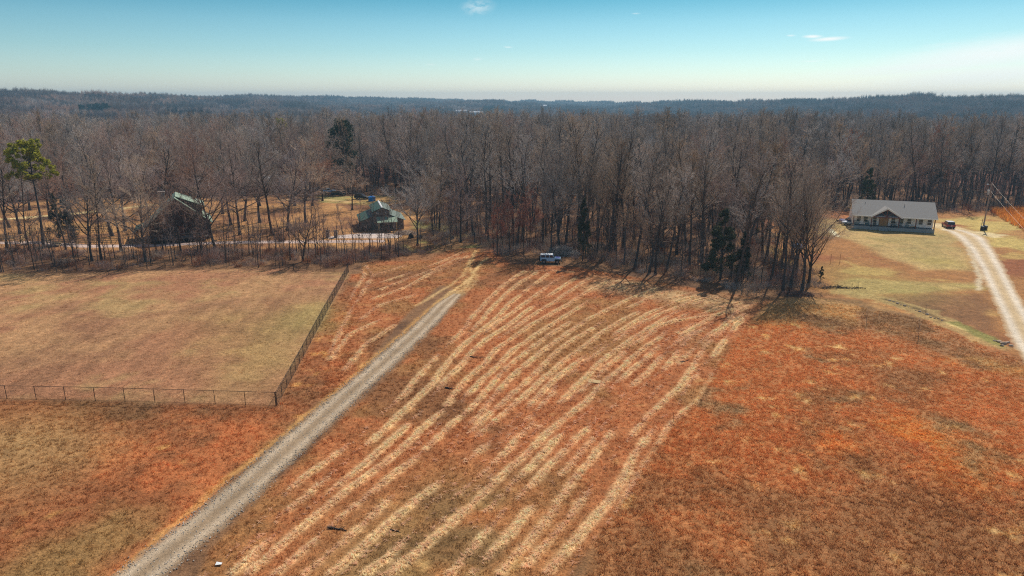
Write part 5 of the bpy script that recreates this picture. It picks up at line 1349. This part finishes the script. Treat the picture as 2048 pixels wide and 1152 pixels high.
def rail_fence(label, pts, spans, hgt=1.25):
    a = Vector(pts[0]); e = thing('rail_fence', label, 'fence', a)
    c = resample([(p.x, p.y) for p in pts], spans+1); P3 = [Vector((x_-a.x, y_-a.y, float(terrain(x_, y_))-a.z)) for x_, y_ in c]
    for p in P3: MB().box((p.x, p.y, p.z+hgt/2-.1), (.14, .14, hgt+.3)).build('post', M['railwood'], e)
    for z in (.35, .75, 1.15):
        b = MB()
        for p, q_ in zip(P3[:-1], P3[1:]): b.bar(p+Vector((0, -.09, z)), q_+Vector((0, -.09, z)), .04, .15)
        b.build('rail', M['railwood'], e)
rail_fence('three-rail wooden fence along the lane in front of the paddock', [P(122, 489), P(238, 487)], 7)
rail_fence('three-rail wooden fence forming the paddock back side', [P(80, 466), P(150, 465), P(225, 462)], 9)
rail_fence('sunlit rail fence climbing away at the paddock left side', [P(42, 487), P(70, 462)], 6)
rail_fence('three-rail fence left of the paddock by the lane', [P(-40, 472), P(42, 487)], 5)
rail_fence('short rail fence ending at the paddock gate', [P(84, 486), P(108, 489)], 2)

def post(name, q, h, r, lb, m, cat='post', group=None):
    b = MB(); b.tube((0, 0, -.2), (0, 0, h), r, r*.85, 8); b.tube((0, 0, h), (0, 0, h+.02), r*.9, r*.5, 8)
    o = b.build(name, M[m]); o.location = q; o.rotation_euler = (rnd.gauss(0, .03), rnd.gauss(0, .03), 0); return tag(o, lb, cat, group)
for px, py, h_ in [(678, 491, 1.2), (709, 491, 1.6), (740, 491, 1.1), (540, 500, 1.2), (600, 497, 1.2), (640, 494, 1.2), (800, 497, 1.2), (855, 500, 1.1)]:
    post('fence_post', P(px, py), h_, .05, 'thin metal fence post between red grass and the barn lane', 'rustsheet', 'post', 'thin posts along the barn lane')
def gate_frame():
    q0, q1, q2 = P(745.5, 493), P(755.3, 493.5), P(770.6, 495); e = thing('gate_frame', 'open H-shaped pole gate frame in front of the barn', 'gate', q0)
    o1, o2 = q1-q0, q2-q0
    MB().tube((0, 0, -.2), (0, 0, 1.5), .07).build('post', M['rustsheet'], e); MB().tube(o1+Vector((0, 0, -.2)), o1+Vector((0, 0, 2.1)), .08).build('post', M['rustsheet'], e)
    MB().tube(o2+Vector((0, 0, -.2)), o2+Vector((0, 0, 2.2)), .08).build('post', M['rustsheet'], e)
    MB().tube(o1+Vector((0, 0, 2.05)), o2+Vector((0, 0, 2.15)), .035).build('crossbar', M['galv'], e); MB().tube((0, 0, 1.0), o1+Vector((0, 0, 1.0)), .05).build('crossbar', M['rustsheet'], e)
gate_frame()
post('fence_post', P(780.5, 495), 1.5, .09, 'thick wooden post right of the open gate frame', 'railwood')
for px, lb in ((656, 'left'), (672, 'right')):
    q = P(px, 475); e = thing('gate_pillar', lb+' of two square dark pillars at the barn yard entrance', 'pillar', q, .1, 'gate pillars')
    MB().box((0, 0, .7), (.75, .75, 1.6)).build('shaft', M['stone'], e); MB().box((0, 0, 1.56), (.9, .9, .12)).build('cap', M['deadwood'], e)
for px, py, h_, lb in [(1679, 528, 2.0, 'tall thin metal post on bare soil at the yard edge'), (1661, 527, 1.9, 'thin metal post left of the taller one at the yard edge')]:
    post('metal_post', P(px, py), h_, .035, lb, 'rustsheet')
def stake(q, lb):
    e = thing('survey_stake', lb, 'stake', q, rnd.random()); MB().box((0, 0, .35), (.05, .03, 1.1)).build('shaft', M['railwood'], e); MB().box((0, 0, .78), (.062, .042, .26)).build('painted_band', M['orangepaint'], e)
stake(P(562.5, 822), 'orange-marked stake just right of the fence corner'); stake(P(566.5, 822), 'second orange-marked stake right of the fence corner')
post('metal_post', P(1347, 843), 1.0, .02, 'thin dark stake on the boundary windrow of the mown field', 'deadwood')
for (px, py, h_, lb) in [(1836, 683, 3.4, 'thin planted sapling with pale base in the orange field'), (1732, 655, 2.4, 'faint thin sapling at the upper part of the orange field'), (1850, 632, 1.8, 'tiny sapling beside the eroded ditch'),
                         (823, 588, 2., 'small dark sapling left of the sandy wheel tracks')]:
    hand(px, py, ('sapling', 0), h_, lb, 'sapling', wide=.75)

# ------------------------------------------------------------------ small ground things
def stones(name, label, cat, pts, n, s0, s1, seed, m='rockm', spread=.4):
    g = np.random.default_rng(seed); c = resample([(P(*p).x, P(*p).y) for p in pts], n)
    return g, c+g.normal(0, spread, c.shape)
def rock(q, s, lb, group, seed):
    g = np.random.default_rng(seed); n = 9; v = g.normal(0, 1, (26, 3)); v /= np.linalg.norm(v, axis=1)[:, None]; v *= np.array([1, .8, .6])*s*(.8+.3*g.random((26, 1)))
    import bmesh
    bm = bmesh.new()
    for p in v: bm.verts.new(p)
    bmesh.ops.convex_hull(bm, input=bm.verts); me = bpy.data.meshes.new('rock'); bm.to_mesh(me); bm.free()
    o = link_mesh('rock', me, M['rockm']); o.location = q+Vector((0, 0, s*.2)); return tag(o, lb, 'rock', group)
for i, (px, py, s) in enumerate([(1998, 684, .35), (2008, 688, .45), (2016, 686, .3), (2004, 692, .28), (1990, 682, .25), (2022, 692, .3)]):
    rock(P(px, py), s, 'brown rock in the culvert heap where the ditch meets the driveway', 'culvert rocks', 900+i)
for i in range(16):
    t = i/15.; px = 1772+t*112; py = 598+t*44+rnd.gauss(0, 1.); rock(P(px, py), rnd.uniform(.12, .3), 'dark clod in the eroded ditch line right of the wood', 'ditch clods', 930+i)
# eroded ditch bank clods (dark soil) modelled as low mounds
def sod(px, py, l, wdt, lb, m='deadwood', seed=1, rz=0., h=.12, name='fallen_branch', cat='branch'):
    r = random.Random(seed); segs = []; p = Vector((-l/2, 0, .06)); 
    for i in range(7):
        q_ = p+Vector((l/7, r.gauss(0, l*.03), r.gauss(0, .02))); segs.append((p, q_, wdt*(1-i*.1), wdt*(.9-i*.1)))
        if i in (1, 3, 4): segs.append((q_, q_+Vector((l*.12, r.choice([-1, 1])*l*.16, .1)), wdt*.4, wdt*.15))
        p = q_
    V, F = seg_mesh('b', segs, 6); o = link_mesh(name, np_mesh(name, V, F), M[m]); o.location = P(px, py); o.rotation_euler = (0, 0, rz)
    return tag(o, lb, cat)
sod(674, 1060, 1.5, .09, 'dark fallen branch lying in the stubble below the road', seed=1, rz=-.25)
sod(791, 1063, .9, .06, 'short dark stick in the stubble right of the fallen branch', seed=2, rz=-.3)
sod(899, 777, 1.0, .1, 'dark stick beside a windrow in the mid field', seed=3, rz=-.2)
sod(955, 716, 2.2, .07, 'long thin brown branch lying across windrows near the road', seed=4, rz=-.4)
sod(1370, 722, 1.6, .1, 'dark debris branch in the swale right of the field centre', seed=5, rz=.6)
b = MB(); b.slab([(-.7, -.4, .10), (.65, -.42, .10), (.7, .36, .10), (-.62, .42, .10)], .08); o = b.build('board', M['railwood']); o.location = P(1189, 764); o.rotation_euler = (0, 0, -.2); tag(o, 'pale flat board lying on the straw in the mid field', 'board')
b = MB(); b.slab([(-.2, -.12, .1), (.2, -.1, .14), (.18, .12, .1), (-.2, .14, .16)], .03); o = b.build('litter', M['trim']); o.location = P(950+0, 1129-0) if False else P(438, 1130); tag(o, 'small white scrap of litter right of the gravel road bottom', 'litter')
# brush piles
def pile(q, rx, ry, h, n, lb, m, seed):
    r = random.Random(seed); segs = []
    for i in range(n):
        a = r.uniform(0, 6.28); k = r.random()**.6; p = Vector((k*rx*math.cos(a), k*ry*math.sin(a), h*(1-k*k)*r.random()))
        d = Vector((r.gauss(0, 1), r.gauss(0, 1), r.gauss(0, .25))).normalized(); l = r.uniform(.6, 2.)
        segs.append((p-d*l/2, p+d*l/2, .035, .015))
    V, F = seg_mesh('p', segs, 4); o = link_mesh('brush_pile', np_mesh('brush_pile', V, F), M[m]); o.location = q; return tag(o, lb, 'brush pile')
pile(P(811, 468), 2.6, 1.5, .9, 500, 'grey brush pile on the ground right of the barn', 'twig', 1)
pile(P(1124, 510), 3.6, 1.6, 2.0, 800, 'tangled brush mound just behind the pale off-road car', 'twig', 2)
pile(P(1590, 590), 3., 1.2, .7, 260, 'low brush debris under the clump ending the wood', 'brush', 3)
pile(P(1675, 576), 4.5, .6, .3, 110, 'thin dark brush line right of the wood tip', 'deadwood', 4)
for (px, py, s, i) in [(822, 476, 1.1, 1), (842, 477, .8, 2), (905, 478, .8, 3)]:
    heap('stump', ['dark stump right of the grey brush pile', 'second dark stump by the twin-trunked tree', 'third dark stump at the wood edge'][i-1], 'stump', P(px, py), (s*.6, s*.5, s), 'deadwood', i)
# bush beside barn and leafy extras
q = P(722, 461); me = bushes[3].data; o = bpy.data.objects.new('bush', me); COL.objects.link(o); o.location = q; o.scale = (1.7, 1.5, 1.1); tag(o, 'large brown bush against the barn left corner', 'bush')
# equipment in the far yard: picnic table
def table(q, rz, lb):
    e = thing('picnic_table', lb, 'table', q, rz)
    MB().box((0, 0, .75), (1.9, .8, .06)).build('tabletop', M['railwood'], e)
    for s in (-1, 1):
        MB().box((0, s*.75, .45), (1.9, .28, .05)).build('seat', M['railwood'], e)
        b = MB(); b.bar((s*.7, -.8, 0), (s*.7, .3, .72), .08, .08); b.bar((s*.7, .8, 0), (s*.7, -.3, .72), .08, .08); b.build('leg', M['railwood'], e)
table(P(114, 492), .2, 'wooden picnic table by the paddock gate on the lane')

# ------------------------------------------------------------------ air
hz = MB(); hz.box((0, 1900, -15), (7200, 4200, 170)); ho = hz.build('haze', None)
m, t, out = newmat('haze_air'); pv = N(t, 'ShaderNodeVolumePrincipled'); pv.inputs['Color'].default_value = (.33, .58, .76, 1)
pv.inputs['Density'].default_value = 0.00026; pv.inputs['Anisotropy'].default_value = 0.2
t.links.new(pv.outputs[0], out.inputs['Volume']); ho.data.materials.append(m); tag(ho, kind='stuff')
print('individual trees', tree_count, 'woodland', len(gi), 'distant', len(cx2), 'brush', len(bp), 'straw', len(sp))
